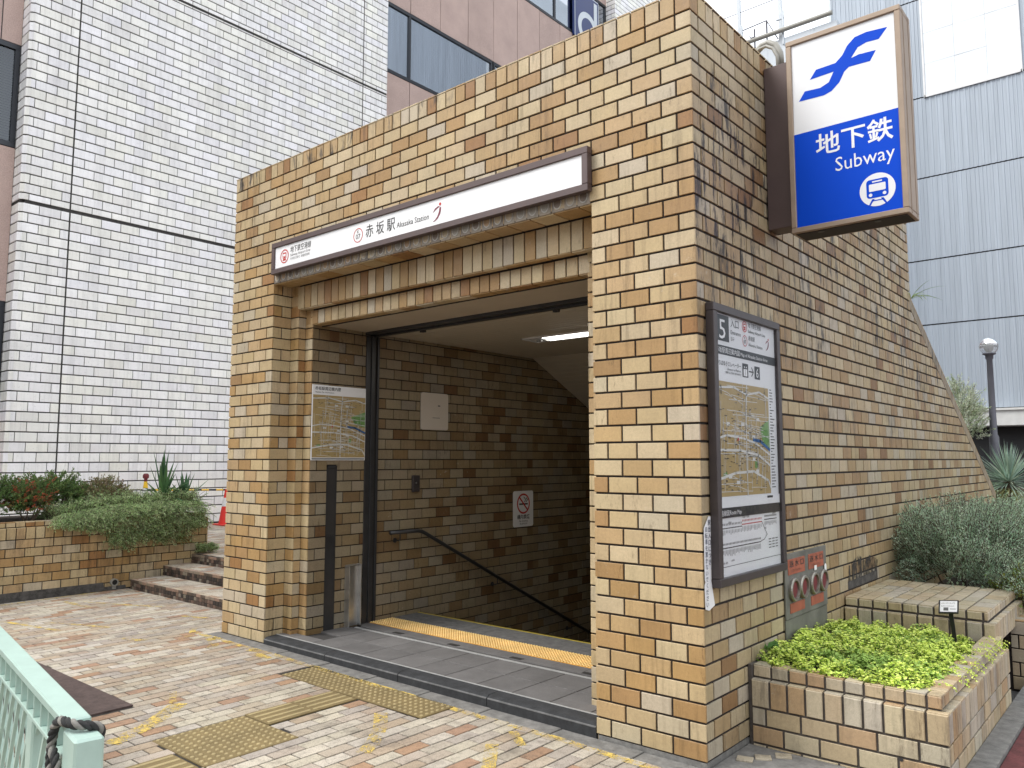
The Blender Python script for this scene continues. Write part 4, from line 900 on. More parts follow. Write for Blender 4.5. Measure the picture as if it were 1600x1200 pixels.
mb=MB(); mb.box((-10.1,-6,-.2),(XQ-.009,1.706,.852)); mb.box((-10.1,-6,.852),(XQ-.039,1.67,.915)); B(mb,'mortar_core','mortar',lp)
mb=MB(); mb.prism([(XQ-.1,-6,-.2),(XQ-.1,-6,.10),(XQ+.004,-6,.10),(XQ+.03,-6,-.0),(XQ+.03,-6,-.2)],(0,6.3,0)); mb.prism([(XQ-.1,.3,-.2),(XQ-.1,.3,.04),(XQ+.004,.3,.04),(XQ+.03,.3,.0),(XQ+.03,.3,-.2)],(0,.28,0)); B(mb,'concrete_footing','sooty',lp)
Ax=Matrix(((0,0,1),(1,0,0),(0,1,0)))
mb=MB(); mb.lathe((XQ-.01,.43,.09),[(.048,0),(.048,.05),(.034,.05),(.034,.04)],18,axis=Ax,mat='pvc'); mb.lathe((XQ,.43,.09),[(.034,0),(.034,.032)],18,axis=Ax,mat='black'); mb.box((XQ-.0,.405,.0),(XQ+.03,.455,.05),mat='pvc',bev=.005); B(mb,'weep_pipe',None,lp)
mb=MB(); mb.box((-10,-5.9,.88),(XQ-.12,1.6,.92)); struct(mb,'bed_soil','soil')
stp=thing('terrace_steps','three shallow tiled steps with blackened risers beside the long planter','steps',(-7,1,0))
STP=[((.10,.07,.055),8),((.20,.13,.10),4),((.26,.22,.17),3),((.05,.04,.035),6)]
for i,(y,z0,xs_) in enumerate(((.59,0,-8.47),(1.08,.12,-8.6),(1.48,.24,-8.6))):
    mb=MB(); z1=z0+.12
    tiles(mb,(0,y,0),X,Z,-Y,xs_,-5.16,z0-.01,z1-.04,w=.062,h=.045,off=(0,),vref=z0-.01,pal=STP,joint=.006)
    tiles(mb,(0,y,0),X,Z,-Y,xs_,-5.16,z1-.04,z1,w=.105,h=.04,off=(.5,),vref=z1-.04,pal=[((.33,.22,.16),3),((.12,.09,.07),4),((.3,.24,.18),2)],joint=.005)
    mb2=MB(); yb={0:1.08,1:1.48,2:9.6}[i]
    if i<2: tiles(mb2,(0,0,z1+.001),X,Y,Z,xs_,-5.16,y+.065,yb-.012,w=.1015,h=.21,off=(0,),pal=PPAL,joint=.004); tiles(mb2,(0,0,z1+.001),X,Y,Z,xs_,-5.16,y+.002,y+.061,w=.21,h=.06,off=(0,),vref=y+.002,pal=[((.42,.30,.22),3),((.48,.4,.3),2)],joint=.004)
    st=B(mb,'riser','brick_low',stp)
    mb3=MB(); mb3.box((xs_+.005,y+.009,-.2),(-5.155,yb,z1-.009)); mb3.v and B(mb3,'bed','mortar',stp)
    if i<2: B(mb2,'tread','paver',stp)
mb=MB()
tiles(mb,(0,0,.361),X,Y,Z,-13.35,-10.12,-5.8,1.716,w=.1015,h=.21,off=(0,),pal=PPAL,joint=.004,dep=.006)
tiles(mb,(0,0,.361),X,Y,Z,-13.35,-8.6,1.716,9.6,w=.1015,h=.21,off=(0,),pal=PPAL,joint=.004,dep=.006)
tiles(mb,(0,0,.361),X,Y,Z,-8.6,-5.16,1.545,9.6,w=.1015,h=.21,off=(0,),pal=PPAL,joint=.004,dep=.006)
struct(mb,'terrace','paver')
mb=MB(); mb.box((-14.3,-8,-.1),(-8.605,24,.352)); mb.box((-8.604,1.6,-.1),(-5.16,24,.350)); struct(mb,'terrace_base','mortar_g')
# ------------------------------------------------------------ white block building with pink facade
wbd=thing('white_block_building','tall white split block building volume with pink panelled bays and dark windows','building',(-16,4,0))
Xw=-13.4; wy0,wy1=.60,8.96
kw=dict(w=.36,h=.1785,off=(0,.5),pal=WPAL,joint=.012,hj=.022,jit=.002,bev=.004,dep=.016)
mb=MB()
for ya,yb in ((wy0,1.36),(1.39,8.145),(8.175,wy1)):
    for za,zb in ((.36,6.28),(6.315,11.315),(11.35,20.5)): tiles(mb,(Xw,0,0),Y,Z,X,ya,yb,za,zb,vref=.2,uref=1.40,**kw)
r2=Vector((.05,.064,0)).normalized(); 
for za,zb in ((.36,6.28),(6.315,11.315),(11.35,20.5)):
    tiles(mb,(Xw-.05,.536,0),r2,Z,Vector((r2.y,-r2.x,0)),0,.081,za,zb,vref=.2,uref=0,**kw)
    tiles(mb,(0,.536,0),X,Z,-Y,-13.85,Xw-.05,za,zb,vref=.2,uref=-13.85+.1,**kw)
    tiles(mb,(0,wy1,0),-X,Z,Y,13.4,13.85,za,zb,vref=.2,uref=13.4,**kw)
B(mb,'white_block_wall','white',wbd)
mb=MB(); mb.box((-20,.552,-.1),(Xw-.06,wy1-.014,20.5)); mb.box((Xw-.1,.62,-.1),(Xw-.014,wy1-.014,20.5)); B(mb,'block_core','mortar_w',wbd)
mb=MB()
for ya,yb in ((20.2,26),):
    for za,zb in ((.36,24),): tiles(mb,(Xw,0,0),Y,Z,X,ya,yb,za,zb,vref=.2,uref=1.40,**{**kw,'h':.1785}); tiles(mb,(0,20.2,0),X,Z,-Y,-13.85,Xw-.0,za,zb,vref=.2,uref=-13.85+.1,**kw)
B(mb,'second_white_wall','white',wbd)
mb=MB(); mb.box((-20,20.216,-.1),(Xw-.014,26,24)); B(mb,'second_block_core','mortar_w',wbd)
Xp=-13.8
bands=[(2.45,4.5),(7.35,9.3),(12.25,14.28),(17.1,19.15)]
mb=MB()
edges=[.36]+[z for b_ in bands for z in b_]+[24]
for i in range(0,len(edges),2):
    mb=MB(); tiles(mb,(Xp,0,0),Y,Z,X,wy1+.01,20.2,edges[i],edges[i+1],w=1.18,h=20,off=(0,),vref=-.5,uref=10.12,pal=[((1,1,1),1)],joint=.018,dep=.02,bev=.003); B(mb,'pink_panelling','pink',wbd)
    mb=MB(); tiles(mb,(Xp,0,0),Y,Z,X,-8,.53,edges[i],edges[i+1],w=1.18,h=20,off=(0,),vref=-.5,uref=.2,pal=[((1,1,1),1)],joint=.018,dep=.02,bev=.003); B(mb,'pink_panelling','pink',wbd)

mb=MB()
for i in range(0,len(edges),2):
    mb.box((-14.0,wy1,edges[i]),(Xp-.015,20.2,edges[i+1])); mb.box((-14.0,-8,edges[i]),(Xp-.015,.536,edges[i+1]))
mb.box((-20,wy1,.3),(-15.2,20.2,24)); mb.box((-20,-8,.3),(-15.2,.5,24))
B(mb,'panel_backing','room',wbd)
def window(y0,y1,z0,z1,mull,blind=True,gm='glass'):
    f_=MB(); x=Xp-.05
    f_.box((x,y0,z0),(Xp+.01,y1,z0+.10),bev=.005); f_.box((x,y0,z1-.10),(Xp+.01,y1,z1),bev=.005); f_.box((x,y0,z0+.1),(Xp+.01,y0+.08,z1-.1)); f_.box((x,y1-.08,z0+.1),(Xp+.01,y1,z1-.1))
    for m_ in mull:
        if y0+.2<m_<y1-.2: f_.box((x,m_-.04,z0+.1),(Xp+.01,m_+.04,z1-.1))
    fr=B(f_,'window_frame','wframe',wbd)
    g=MB(); g.poly([(Xp-.03,y0+.05,z0+.05),(Xp-.03,y1-.05,z0+.05),(Xp-.03,y1-.05,z1-.05),(Xp-.03,y0+.05,z1-.05)]); B(g,'pane',gm,fr)
    if blind:
        g=MB(); n=int((z1-z0)/.05)
        for i in range(n): z=z1-.05-i*.05; g.poly([(Xp-.24,y0,z),(Xp-.24,y1,z),(Xp-.215,y1,z-.035),(Xp-.215,y0,z-.035)])
        B(g,'blind','blind',fr)
for z0,z1 in bands:
    window(wy1+.02,13.6,z0,z1,(10.1,)); 
    if z0<10 or z0>15: window(13.65,20.15,z0,z1,(15.3,16.9,19.6))
    else: window(13.65,20.15,z0,z1,(15.3,18.0))
    window(-6,.52,z0,z1,(-4,-2,-.2) if z0!=7.35 else (-4,-1.6,.12),gm='glass_dark')
# blue sign in the upper window
bs=thing('blue_window_sign','dark blue sign board with a pale curved letter in the upper window','sign',(-13.5,18.8,18))
mb=MB(); M['navy']=simple('navy_board',(.004,.022,.13),.3)
mb=MB(); mb.box((Xp+.03,17.9,17.0),(Xp+.12,19.5,18.9),bev=.01); B(mb,'board','navy',bs)
c=Canvas((Xp+.1215,0,0),Y,Z,X,.004)
c.ring(18.75,17.55,.62,.22,'parapet',1); c.rect(19.15,17.0,19.36,18.75,'parapet',2)
for a in ((17.93,16.93,19.47,16.96),(17.93,18.84,19.47,18.87),(17.93,16.93,17.96,18.87),(19.44,16.93,19.47,18.87)): c.rect(*a,'parapet',1)
c.flush(bs,'lettering')
# ------------------------------------------------------------ traffic cones with striped bar
def cone(x,y,z,h,cols,label,lamp=False):
    t=thing('traffic_cone',label,'traffic cone',(x,y,z),'traffic cones on the terrace')
    mb=MB(); mb.box((x-.19,y-.19,z),(x+.19,y+.19,z+.03),mat=cols[0],bev=.01); B(mb,'base',None,t)
    mb=MB(); prof=lambda a,b_,c_: mb.lathe((x,y,z),[(.14-.11*a,.03+a*(h-.03)),(.14-.11*b_,.03+b_*(h-.03))],20,mat=c_)
    k=len(cols)
    for i,cc in enumerate(cols): prof(i/k,(i+1)/k,cc)
    B(mb,'body',None,t)
    if lamp: mb=MB(); mb.lathe((x,y,z+h),[(.03,0),(.03,.05),(.055,.07),(.055,.12),(.04,.15),(.01,.155)],16,mat='redcap'); B(mb,'warning_light',None,t)
    return t
cone(-12.75,4.36,.362,.72,('cone','cone','conew','cone'),'red traffic cone with a white band at the foot of the white wall')
cone(-13.0,2.82,.362,.90,('cone','conew','conew','conew','conew','conew','yellow'),'white traffic cone with yellow collar and red warning light behind the yucca',True)
cb=thing('cone_bar','black and yellow striped bar hooked across two traffic cones','barrier bar',(-12.9,3.6,1.06))
a,b_=Vector((-12.92,2.82,1.10)),Vector((-12.75,4.9,1.055))
mb=MB()
for i in range(14): mb.tube([a+(b_-a)*i/14,a+(b_-a)*(i+1)/14],.019,10,mat='yellow' if i%2 else 'black')
B(mb,'rod',None,cb)
mb=MB(); mb.tube([a+Vector((.07*math.cos(t*.63),-.05+.07*math.sin(t*.63),0)) for t in range(10)],.008,6,closed=True); B(mb,'hook_ring','black',cb)
# ------------------------------------------------------------ green guard rail
gr=thing('green_guard_rail','pale green metal guard rail with lattice panel and a rope looped round its end post','guard rail',(-.66,-3.02,0))
O_=Vector((-.655,-3.02,0)); D_=Vector((-.988,.155,0)).normalized(); Pn=Vector((D_.y,-D_.x,0))*-1   # toward camera side sign checked below
G=Matrix(((D_.x,-D_.y*-1*-1,0,O_.x),(D_.y,D_.x,0,O_.y),(0,0,1,0),(0,0,0,1)))
def gb(mb,a,b_,**k): mb.box(a,b_,M_=G,**k)
mb=MB(); gb(mb,(.165,-.042,.765),(4.2,.042,.80),bev=.006); B(mb,'top_rail','green',gr)
mb=MB(); gb(mb,(.165,-.035,.655),(4.2,.035,.672),bev=.003); B(mb,'middle_rail','green',gr)
mb=MB(); gb(mb,(.165,-.02,.12),(4.2,.02,.15),bev=.003); B(mb,'bottom_rail','green',gr)
for i in range(30):
    mb=MB(); x=.19+i*.135; gb(mb,(x,-.034,.672),(x+.010,.034,.765),bev=.002); B(mb,'spacer_plate','green',gr)
mb=MB(); gb(mb,(0,-.045,.0),(.165,.045,.775),bev=.008); B(mb,'end_post','green',gr)
for x in (.82,1.9,3.0,4.1):
    mb=MB(); gb(mb,(x-.055,-.030,0),(x+.055,.030,.655),bev=.008); B(mb,'post','green',gr)
mb=MB()
def bar(x0,z0,x1,z1,y,w_=.018,t=.007):
    d=Vector((x1-x0,0,z1-z0)); l=d.length; a=math.atan2(d.z,d.x)
    mb.box((0,-t,-w_/2),(l,t,w_/2),M_=G@Matrix.Translation((x0,y,z0))@Matrix.Rotation(-a,4,'Y'))
zb_,zt_=.15,.655; run=(zt_-zb_)/math.tan(R(62))
x=.17-run
while x<4.1:
    for s_,y_ in ((1,-.010),(-1,.010)):
        xa,xb=(x,x+run) if s_>0 else (x+run,x)
        za,zb2=zb_,zt_
        if min(xa,xb)<.17:
            t=(.17-xa)/(xb-xa) ; 
            if xa<.17: za=zb_+(zt_-zb_)*t; xa=.17
            else: zb2=zb_+(zt_-zb_)*t; xb=.17
        if abs(xb-xa)>.01: bar(xa,za,xb,zb2,y_)
    x+=.140
B(mb,'lattice_panel','green',gr)
rp=thing('rope','dark twisted rope wound over the end of the green guard rail','rope',(-.8,-3.0,.7))
def gp(x,y,z): return G@Vector((x,y,z))
path=[gp(.10,-.052,.735),gp(.085,-.050,.775),gp(.08,-.02,.792),gp(.09,.02,.80),gp(.13,.045,.805),gp(.19,.054,.795),gp(.225,.060,.76),gp(.235,.064,.70),gp(.225,.066,.62),gp(.235,.060,.54),gp(.22,.062,.44),gp(.235,.060,.34),gp(.23,.058,.20)]
def smooth_path(p,n=8):
    out=[]
    for i in range(len(p)-1):
        p0,p1,p2,p3=p[max(i-1,0)],p[i],p[i+1],p[min(i+2,len(p)-1)]
        for k in range(n):
            t=k/n; out.append(.5*((2*p1)+(-p0+p2)*t+(2*p0-5*p1+4*p2-p3)*t*t+(-p0+3*p1-3*p2+p3)*t**3))
    out.append(p[-1]); return out
def twist(path,rr,r,pitch,name,mats,par):
    sp_=smooth_path(path)
    pts=[]; L=0
    for s_i in range(3):
        q=[]; L=0; up=None
        for i,p in enumerate(sp_):
            if i: L+=(p-sp_[i-1]).length
            t=(sp_[min(i+1,len(sp_)-1)]-sp_[max(i-1,0)]).normalized()
            up=t.orthogonal().normalized() if up is None else (up-t*up.dot(t)).normalized()
            w_=t.cross(up); a=L/pitch*2*math.pi+s_i*2*math.pi/3
            q.append(p+up*math.cos(a)*rr+w_*math.sin(a)*rr)
        mb=MB(); mb.tube(q,r,8); B(mb,'strand',mats[s_i],par,True)
twist(path,.008,.0088,.075,'rope',('rope_d','rope_l','rope_d'),rp)
path2=[gp(.235,.064,.70),gp(.17,.058,.65),gp(.19,.062,.55),gp(.25,.058,.47),gp(.20,.060,.38)]
twist(path2,.008,.0088,.075,'rope',('rope_l','rope_d','rope_d'),rp)
# ------------------------------------------------------------ buildings on the right
mc=thing('metal_clad_building','tall grey ribbed metal clad building with white band and charcoal base','building',(5,24,0))
YB=22
mb=MB(); rg=random.Random(2)
joints=[3.15,5.75,7.75,10.33,12.9,16.1,19.5,26]
for q_ in range(len(joints)-1):
    z0,z1=joints[q_]+.02,joints[q_+1]-.02
    x=-6.03; prof=[]
    while x<14:
        w_=rg.choice((.10,.13,.16)); prof+=[(x,0),(x+w_*.55,0),(x+w_*.60,-.016),(x+w_*.95,-.016)]; x+=w_
    for i in range(len(prof)-1):
        (xa,ya),(xb,yb)=prof[i],prof[i+1]
        if q_>=4 and q_<=5 and xa>-3.27 and xb<-.72: continue
        mb.poly([(xa,YB+ya,z0),(xb,YB+yb,z0),(xb,YB+yb,z1),(xa,YB+ya,z1)])
B(mb,'ribbed_cladding','clad',mc)
mb=MB(); mb.box((-6.0,YB+.03,3.1),(14,YB+.6,26),mat='darkwall'); mb.box((-6.06,YB-.03,2.9),(-5.98,YB+14,26),mat='parapet'); B(mb,'backing',None,mc)
mb=MB(); tiles(mb,(0,YB-.03,0),X,Z,-Y,-3.25,-.75,12.93,19.4,w=.84,h=1.0,off=(0,),uref=-3.25,vref=12.93,pal=[((1,1,1),1)],joint=.004,bev=.003,jit=.002); B(mb,'pale_panels','cladlite',mc)
mb=MB(); mb.box((-3.28,YB-.06,12.86),(-.72,YB-.02,12.93)); mb.box((-3.30,YB-.06,12.86),(-3.25,YB-.02,19.5)); mb.box((-.75,YB-.06,12.86),(-.70,YB-.02,19.5)); B(mb,'panel_trim','conew',mc)
mb=MB(); mb.box((-6,YB-.5,2.62),(14,YB+.4,3.12),bev=.02); mb.box((-6,YB-.56,3.06),(14,YB-.5,3.12)); B(mb,'white_band','bandwhite',mc)
mb=MB(); tiles(mb,(0,YB+.3,0),X,Z,-Y,-6,14,.3,2.6,w=.9,h=.45,off=(0,.5),pal=[((1,1,1),1)],joint=.012); mb.box((-6,YB+.31,-.1),(14,YB+.6,2.62)); B(mb,'charcoal_base','darkwall',mc)
pb=thing('grey_parapet_building','low pale grey building roof edge with railings behind the entrance','building',(-9,21,0))
YP=20
mb=MB()
tiles(mb,(0,YP,0),X,Z,-Y,-16,-5.2,4,15.28,w=1.5,h=1.6,off=(0,),uref=-7.4,vref=15.28-1.6*8,pal=[((1,1,1),1)],joint=.025,bev=.006); mb.box((-16,YP+.01,-.1),(-5.2,YP+.5,15.27)); mb.box((-5.9,YP+.5,-.1),(-5.2,YP+6,15.27)); B(mb,'wall','parapet',pb)
mb=MB(); mb.tube([(-16,YP-.12,15.52),(-5.3,YP-.12,15.48)],.075,12); B(mb,'roof_pipe','pvc',pb)
for x,h_ in ((-6.95,2.0),(-8.35,2.4),(-10.2,2.4),(-12.5,2.4)):
    mb=MB(); mb.box((x-.09,YP+.02,15.2),(x+.02,YP+.1,15.2+h_)); mb.box((x+.05,YP-.05,15.05),(x+.10,YP+.02,16.2)); mb.box((x-.16,YP,15.95),(x+.1,YP+.08,15.99)); B(mb,'fence_post','conew' if 0 else 'parapet',pb)
for z in (16.72,17.1,17.5,17.9):
    mb=MB(); mb.tube([(-16,YP+.05,z),(-5.3,YP+.05,z)],.014 if z<17 else .005,5); B(mb,'fence_wire','pole',pb)
mb=MB(); mb.tube([(-9.2,YP+.2,16.10),(-7.50,YP+.2,16.19),(-7.02,YP-.1,15.25)],.02,6); mb.tube([(-7.5,YP+.2,16.19),(-7.5,YP+.2,15.2)],.03,6); mb.tube([(-7.88,YP+.1,15.2),(-7.88,YP+.1,15.98)],.03,6); mb.tube([(-7.88,YP+.1,15.72),(-8.02,YP+.1,15.72),(-8.05,YP+.1,15.80)],.02,6); B(mb,'roof_bracing','pole',pb)
# street lamp
sl_=thing('street_lamp','slim grey lamp post with a half silvered glass globe behind the sloping wall','street lamp',(-.25,11,1))
mb=MB(); mb.lathe((-.25,11,0),[(.075,.9),(.075,2.05),(.055,2.10),(.045,3.35),(.06,3.37),(.06,3.42),(.10,3.44),(.10,3.46)],16); B(mb,'post','pole',sl_,True)
def half(z0,z1,n=10,r=.145,zc_=3.577): return [(max(.004,r*math.cos(R(a))),zc_+r*math.sin(R(a))) for a in [z0+(z1-z0)*i/n for i in range(n+1)]]
mb=MB(); mb.lathe((-.25,11,0),half(6,89),28); B(mb,'silvered_cap','chrome',sl_,True)
mb=MB(); mb.lathe((-.25,11,0),half(-60,6),28); B(mb,'glass_bowl','globe',sl_,True)
mb=MB(); mb.lathe((-.25,11,3.45),[(.03,0),(.03,.06),(.05,.1),(.045,.16),(.01,.2)],14); B(mb,'bulb','bandwhite',sl_,True)
# ------------------------------------------------------------ plants
rp_=random.Random(21)
def rvec(r): 
    while True:
        v=Vector((r.uniform(-1,1),r.uniform(-1,1),r.uniform(-1,1)))
        if .05<v.length<1: return v.normalized()
def leaf(mb,p,d,l,w_,col,r=rp_,fold=.25):
    s=d.cross(rvec(r)); 
    if s.length<1e-3: return
    s.normalize(); n_=s.cross(d)*fold*w_
    mb.raw([p,p+d*l*.5+s*w_/2+n_,p+d*l,p+d*l*.5-s*w_/2+n_],[(0,1,2),(0,2,3)],col)
def vary(c,r,v=.18): k=1+r.uniform(-v,v); return (c[0]*k*(1+r.uniform(-.08,.08)),c[1]*k,c[2]*k*(1+r.uniform(-.1,.1)))
def sprig(mb,st,p,d,L,n,l,w_,pal,r,droop=.3,spread=.8,stem=True):
    q=Vector(p); d=Vector(d).normalized(); step=L/n; pts=[q.copy()]; c0=r.choice(pal)
    for i in range(n):
        d=(d+Vector((0,0,-droop/n))+rvec(r)*.10).normalized(); q=q+d*step; pts.append(q.copy())
        for k in range(2): leaf(mb,q,(d*.7+rvec(r)*spread).normalized(),l*r.uniform(.7,1.2),w_,vary(c0,r),r)
    leaf(mb,q,d,l,w_,vary(c0,r),r)
    if stem and st is not None: st.tube([pts[0],pts[len(pts)//2],pts[-1]],.0022,3,cap=False)
def bush(name,label,cat,c,rad,n,L,nl,l,w_,pal,seed,group=None,droop=.2,base=None,up=.5,lump=.35,stems=6,loose=False):
    r=random.Random(seed); t=thing(name,label,cat,(c[0],c[1],base if base is not None else c[2]-rad[2]),group)
    mb=MB(); st=MB()
    for i in range(n):
        v=rvec(r); 
        if v.z<-.35: v.z=-v.z*.5
        k=(.55+.45*r.random()**.5)*(1+lump*noise.noise(Vector((v.x*2.2+seed,v.y*2.2,v.z*2.2)))*1.6)
        p=Vector((c[0]+v.x*rad[0]*k,c[1]+v.y*rad[1]*k,c[2]+v.z*rad[2]*k)); d=(v+Z*up+rvec(r)*.5).normalized()
        sprig(mb,st,p,d,L*r.uniform(.6,1.3),nl,l,w_,pal,r,droop)
    if loose:
        for i in range(n//9):
            v=rvec(r); v.z=abs(v.z); p=Vector((c[0]+v.x*rad[0]*.95,c[1]+v.y*rad[1]*.95,c[2]+v.z*rad[2]*.95)); sprig(mb,st,p,(v*.6+Z*.8+rvec(r)*.4).normalized(),L*r.uniform(1.0,1.7),nl,l,w_,pal,r,.3,1.0)
    zb=base if base is not None else c[2]-rad[2]
    for i in range(stems):
        v=rvec(r); e_=Vector((c[0]+v.x*rad[0]*.6,c[1]+v.y*rad[1]*.6,c[2]+abs(v.z)*rad[2]*.6)); b0=Vector((c[0]+v.x*.05,c[1]+v.y*.05,zb-.02)); st.tube([b0,(b0+e_)/2+rvec(r)*.04,e_],.011,5,r1=.004)
    B(mb,'foliage','leaf',t); B(st,'branches','bark',t); return t
DG=[(.12,.20,.06),(.15,.25,.08),(.09,.16,.05),(.19,.28,.09)]
BG=[(.30,.28,.14),(.32,.26,.15),(.20,.23,.10),(.29,.21,.13)]
RD=[(.45,.13,.06),(.36,.10,.05),(.18,.17,.06),(.12,.18,.06)]
RM=[(.48,.62,.30),(.40,.55,.25),(.60,.70,.40),(.30,.43,.19)]
SG=[(.56,.73,.52),(.46,.64,.44),(.70,.82,.64),(.37,.53,.35)]
bush('azalea_shrub','dark green clipped azalea shrub at the left edge of the long planter','shrub',(-9.25,-.85,1.12),(.42,.50,.28),1500,.10,5,.032,.016,DG,3,'shrubs in the long planter',base=.92)
bush('azalea_shrub','dark green azalea shrub in front of the vertical joint of the white wall','shrub',(-9.25,-.15,1.14),(.40,.40,.28),1200,.10,5,.032,.016,DG,4,'shrubs in the long planter',base=.92)
bush('azalea_shrub','brownish green dry looking azalea shrub left of the spiky plant','shrub',(-9.2,.46,1.12),(.34,.36,.22),1000,.09,5,.028,.014,BG,5,'shrubs in the long planter',base=.92)
bush('nandina_shrub','small red tipped leafy shrub among the dark azaleas','shrub',(-8.92,-.50,1.12),(.20,.24,.26),170,.09,5,.034,.015,RD,6,'shrubs in the long planter',base=.92)
bush('azalea_shrub','dark green azalea shrub mostly outside the left edge of the picture','shrub',(-9.3,-1.6,1.08),(.42,.6,.28),900,.10,5,.032,.016,DG,7,'shrubs in the long planter',base=.92)
# trailing ground cover over the planter edge
r=random.Random(8); mb=MB(); st=MB()
t=thing('trailing_plant','feathery bright green trailing plant spilling over the planter edge','plant',(-8.8,.9,.92))
for i in range(5000):
    y=r.uniform(-.30,1.60); e_=min(1,max(.12,(y+.45)/.9)); e_*=min(1,(1.85-y)/.3)
    k_=1+.55*noise.noise(Vector((y*3,0,5)))
    hang=(.36 if .30<y<1.35 else .15)*e_*k_
    # cross-section: from the soil behind, over a mound, down the brick face
    s_=r.random(); dep=r.random()**2*.10
    if s_<.5:
        u=s_/.5; a_=math.pi*(1-u*.62); cx_,cz_=-8.80,.93
        p=Vector((cx_+math.cos(a_)*(.36-dep),y,cz_+math.sin(a_)*(.15*e_+.03-dep)*k_**.5))
        d=Vector((math.cos(a_),r.uniform(-.7,.7),math.sin(a_)+.2))
    else:
        f_=((s_-.5)/.5)**1.15; zt_=.95+.15*e_; cps=[(-8.66,zt_),(-8.52,zt_-.06),(XQ+.03+.06*e_,.90),(XQ+.03+.04*e_,.93-hang*.6),(XQ+.02,.93-hang)]
        q_=f_*3.999; i_=int(q_); t_=q_-i_; A_,B_=cps[i_],cps[i_+1]
        p=Vector((A_[0]+(B_[0]-A_[0])*t_-dep*.5,y+r.uniform(-.03,.03),A_[1]+(B_[1]-A_[1])*t_)); d=Vector((.8,r.uniform(-.9,.9),r.uniform(-.2,.5)))
    sprig(mb,st,p,d,r.uniform(.07,.19),7,.032,.0060,RM,r,droop=.9,spread=.9)
for i in range(200):
    p=Vector((-8.55+r.uniform(-.05,.05),1.6+r.uniform(-.1,.14),.37+r.uniform(0,.10))); sprig(mb,st,p,Vector((.6,r.uniform(-.2,.9),.5)),.1,5,.028,.007,RM,r,droop=.6)
B(mb,'foliage','leaf',t); B(st,'stems','bark',t)
def blades(mb,c,n,L,w_,pal,r,el=(10,85),droop=.5,fold=.4,seg=5):
    for i in range(n):
        az=r.uniform(0,2*math.pi); e_=R(r.uniform(*el)); d=Vector((math.cos(az)*math.cos(e_),math.sin(az)*math.cos(e_),math.sin(e_))); l=L*r.uniform(.65,1.1); col=vary(r.choice(pal),r,.15)
        p=Vector(c)+d*.02; s=d.cross(Z); s=s.normalized() if s.length>.01 else X.copy(); vs=[]; 
        for k in range(seg+1):
            tt=k/seg; ww=w_*(1-tt)**.6*(.6+.8*min(1,tt*3)) if k<seg else .0005
            n_=s.cross(d)*-fold*ww*.5
            vs+=[p+s*ww/2-n_,p.copy(),p-s*ww/2-n_]; d=(d+Vector((0,0,-droop/seg*math.cos(e_)))).normalized(); p=p+d*l/seg
        fs=[]
        for k in range(seg): a=k*3; fs+=[(a,a+1,a+4,a+3),(a+1,a+2,a+5,a+4)]
        mb.raw(vs,fs,col)
YG=[(.09,.19,.08),(.12,.23,.09),(.07,.15,.07)]
t=thing('yucca_plant','spiky dark green yucca standing above the trailing plant','plant',(-9.0,1.28,.92),'spiky yucca plants')
mb=MB(); r=random.Random(9); blades(mb,(-9.0,1.22,1.05),46,.46,.062,YG,r,(5,65),.9); blades(mb,(-9.0,1.22,1.08),12,.66,.07,YG,r,(66,88),.1); blades(mb,(-8.95,1.52,1.02),26,.46,.058,YG,r,(15,82),.5); blades(mb,(-9.0,1.22,1.0),16,.55,.012,[(.14,.17,.08)],r,(0,60),.9); B(mb,'leaves','leaf',t)
mb=MB(); mb.tube([(-9.0,1.22,.9),(-9.0,1.22,1.1)],.035,8); mb.tube([(-8.97,1.5,.9),(-8.95,1.52,1.05)],.028,8); B(mb,'trunk','bark',t)
# lime ground cover
r=random.Random(10); mb=MB()
LM=[(.70,.82,.17),(.78,.87,.24),(.58,.74,.13),(.67,.79,.18)]; MG=[(.30,.46,.10),(.36,.52,.12)]
for i in range(21000):
    x=r.uniform(.02,.985); y=r.uniform(.66,2.36)
    if r.random()<.13: x,y=(r.uniform(.1,.95),r.uniform(.60,.68)) if r.random()<.5 else (r.uniform(.93,1.03),r.uniform(.75,2.36))
    h_=.385+.04*noise.noise(Vector((x*4,y*4,0)))+.07*noise.noise(Vector((x*12,y*12,3)))+r.uniform(-.015,.035)
    edge=min(x+.1,.99-x,y-.62,2.4-y); h_+=min(.055,edge*.4)-.055*max(0,min(1,(y-1.7)/.5))
    g=noise.noise(Vector((x*2.6,y*2.6,7))); pal=MG if (g+r.uniform(-.3,.3))>.32 else LM
    p=Vector((x,y,h_+.02)); c0=r.choice(pal); n=r.choice((4,5,6)); k=r.uniform(.007,.0118)
    a0=r.uniform(0,6.28); ax=(Z+rvec(r)*.45).normalized(); s=ax.orthogonal().normalized(); w_=ax.cross(s)
    for j in range(n):
        a=a0+j*2*math.pi/n; d=(s*math.cos(a)+w_*math.sin(a)); tip=p+d*k+ax*k*r.uniform(0,.5); sd_=(ax.cross(d))*k*.42
        mb.raw([p,p+d*k*.6+sd_+ax*k*.2,tip,p+d*k*.6-sd_+ax*k*.2],[(0,1,2,3)],vary(c0,r,.16))
    if r.random()<.35: leaf(mb,p-Z*.03,(Z+rvec(r)*.8).normalized(),.035,.010,vary((.16,.26,.05),r),r)
for i in range(60):
    x=r.uniform(.96,1.07); y=r.uniform(.7,2.36); p=Vector((x,y,.44)); sprig(mb,None,p,Vector((1,r.uniform(-.5,.5),.2)),.07,5,.014,.009,LM,r,droop=1.0)
o=B(mb,'lime_ground_cover','leaf_lime'); o['kind']='stuff'
t=thing('weed','small leafy green weed in the planter corner against the brick wall','weed',(.04,.72,.43)); mb=MB()
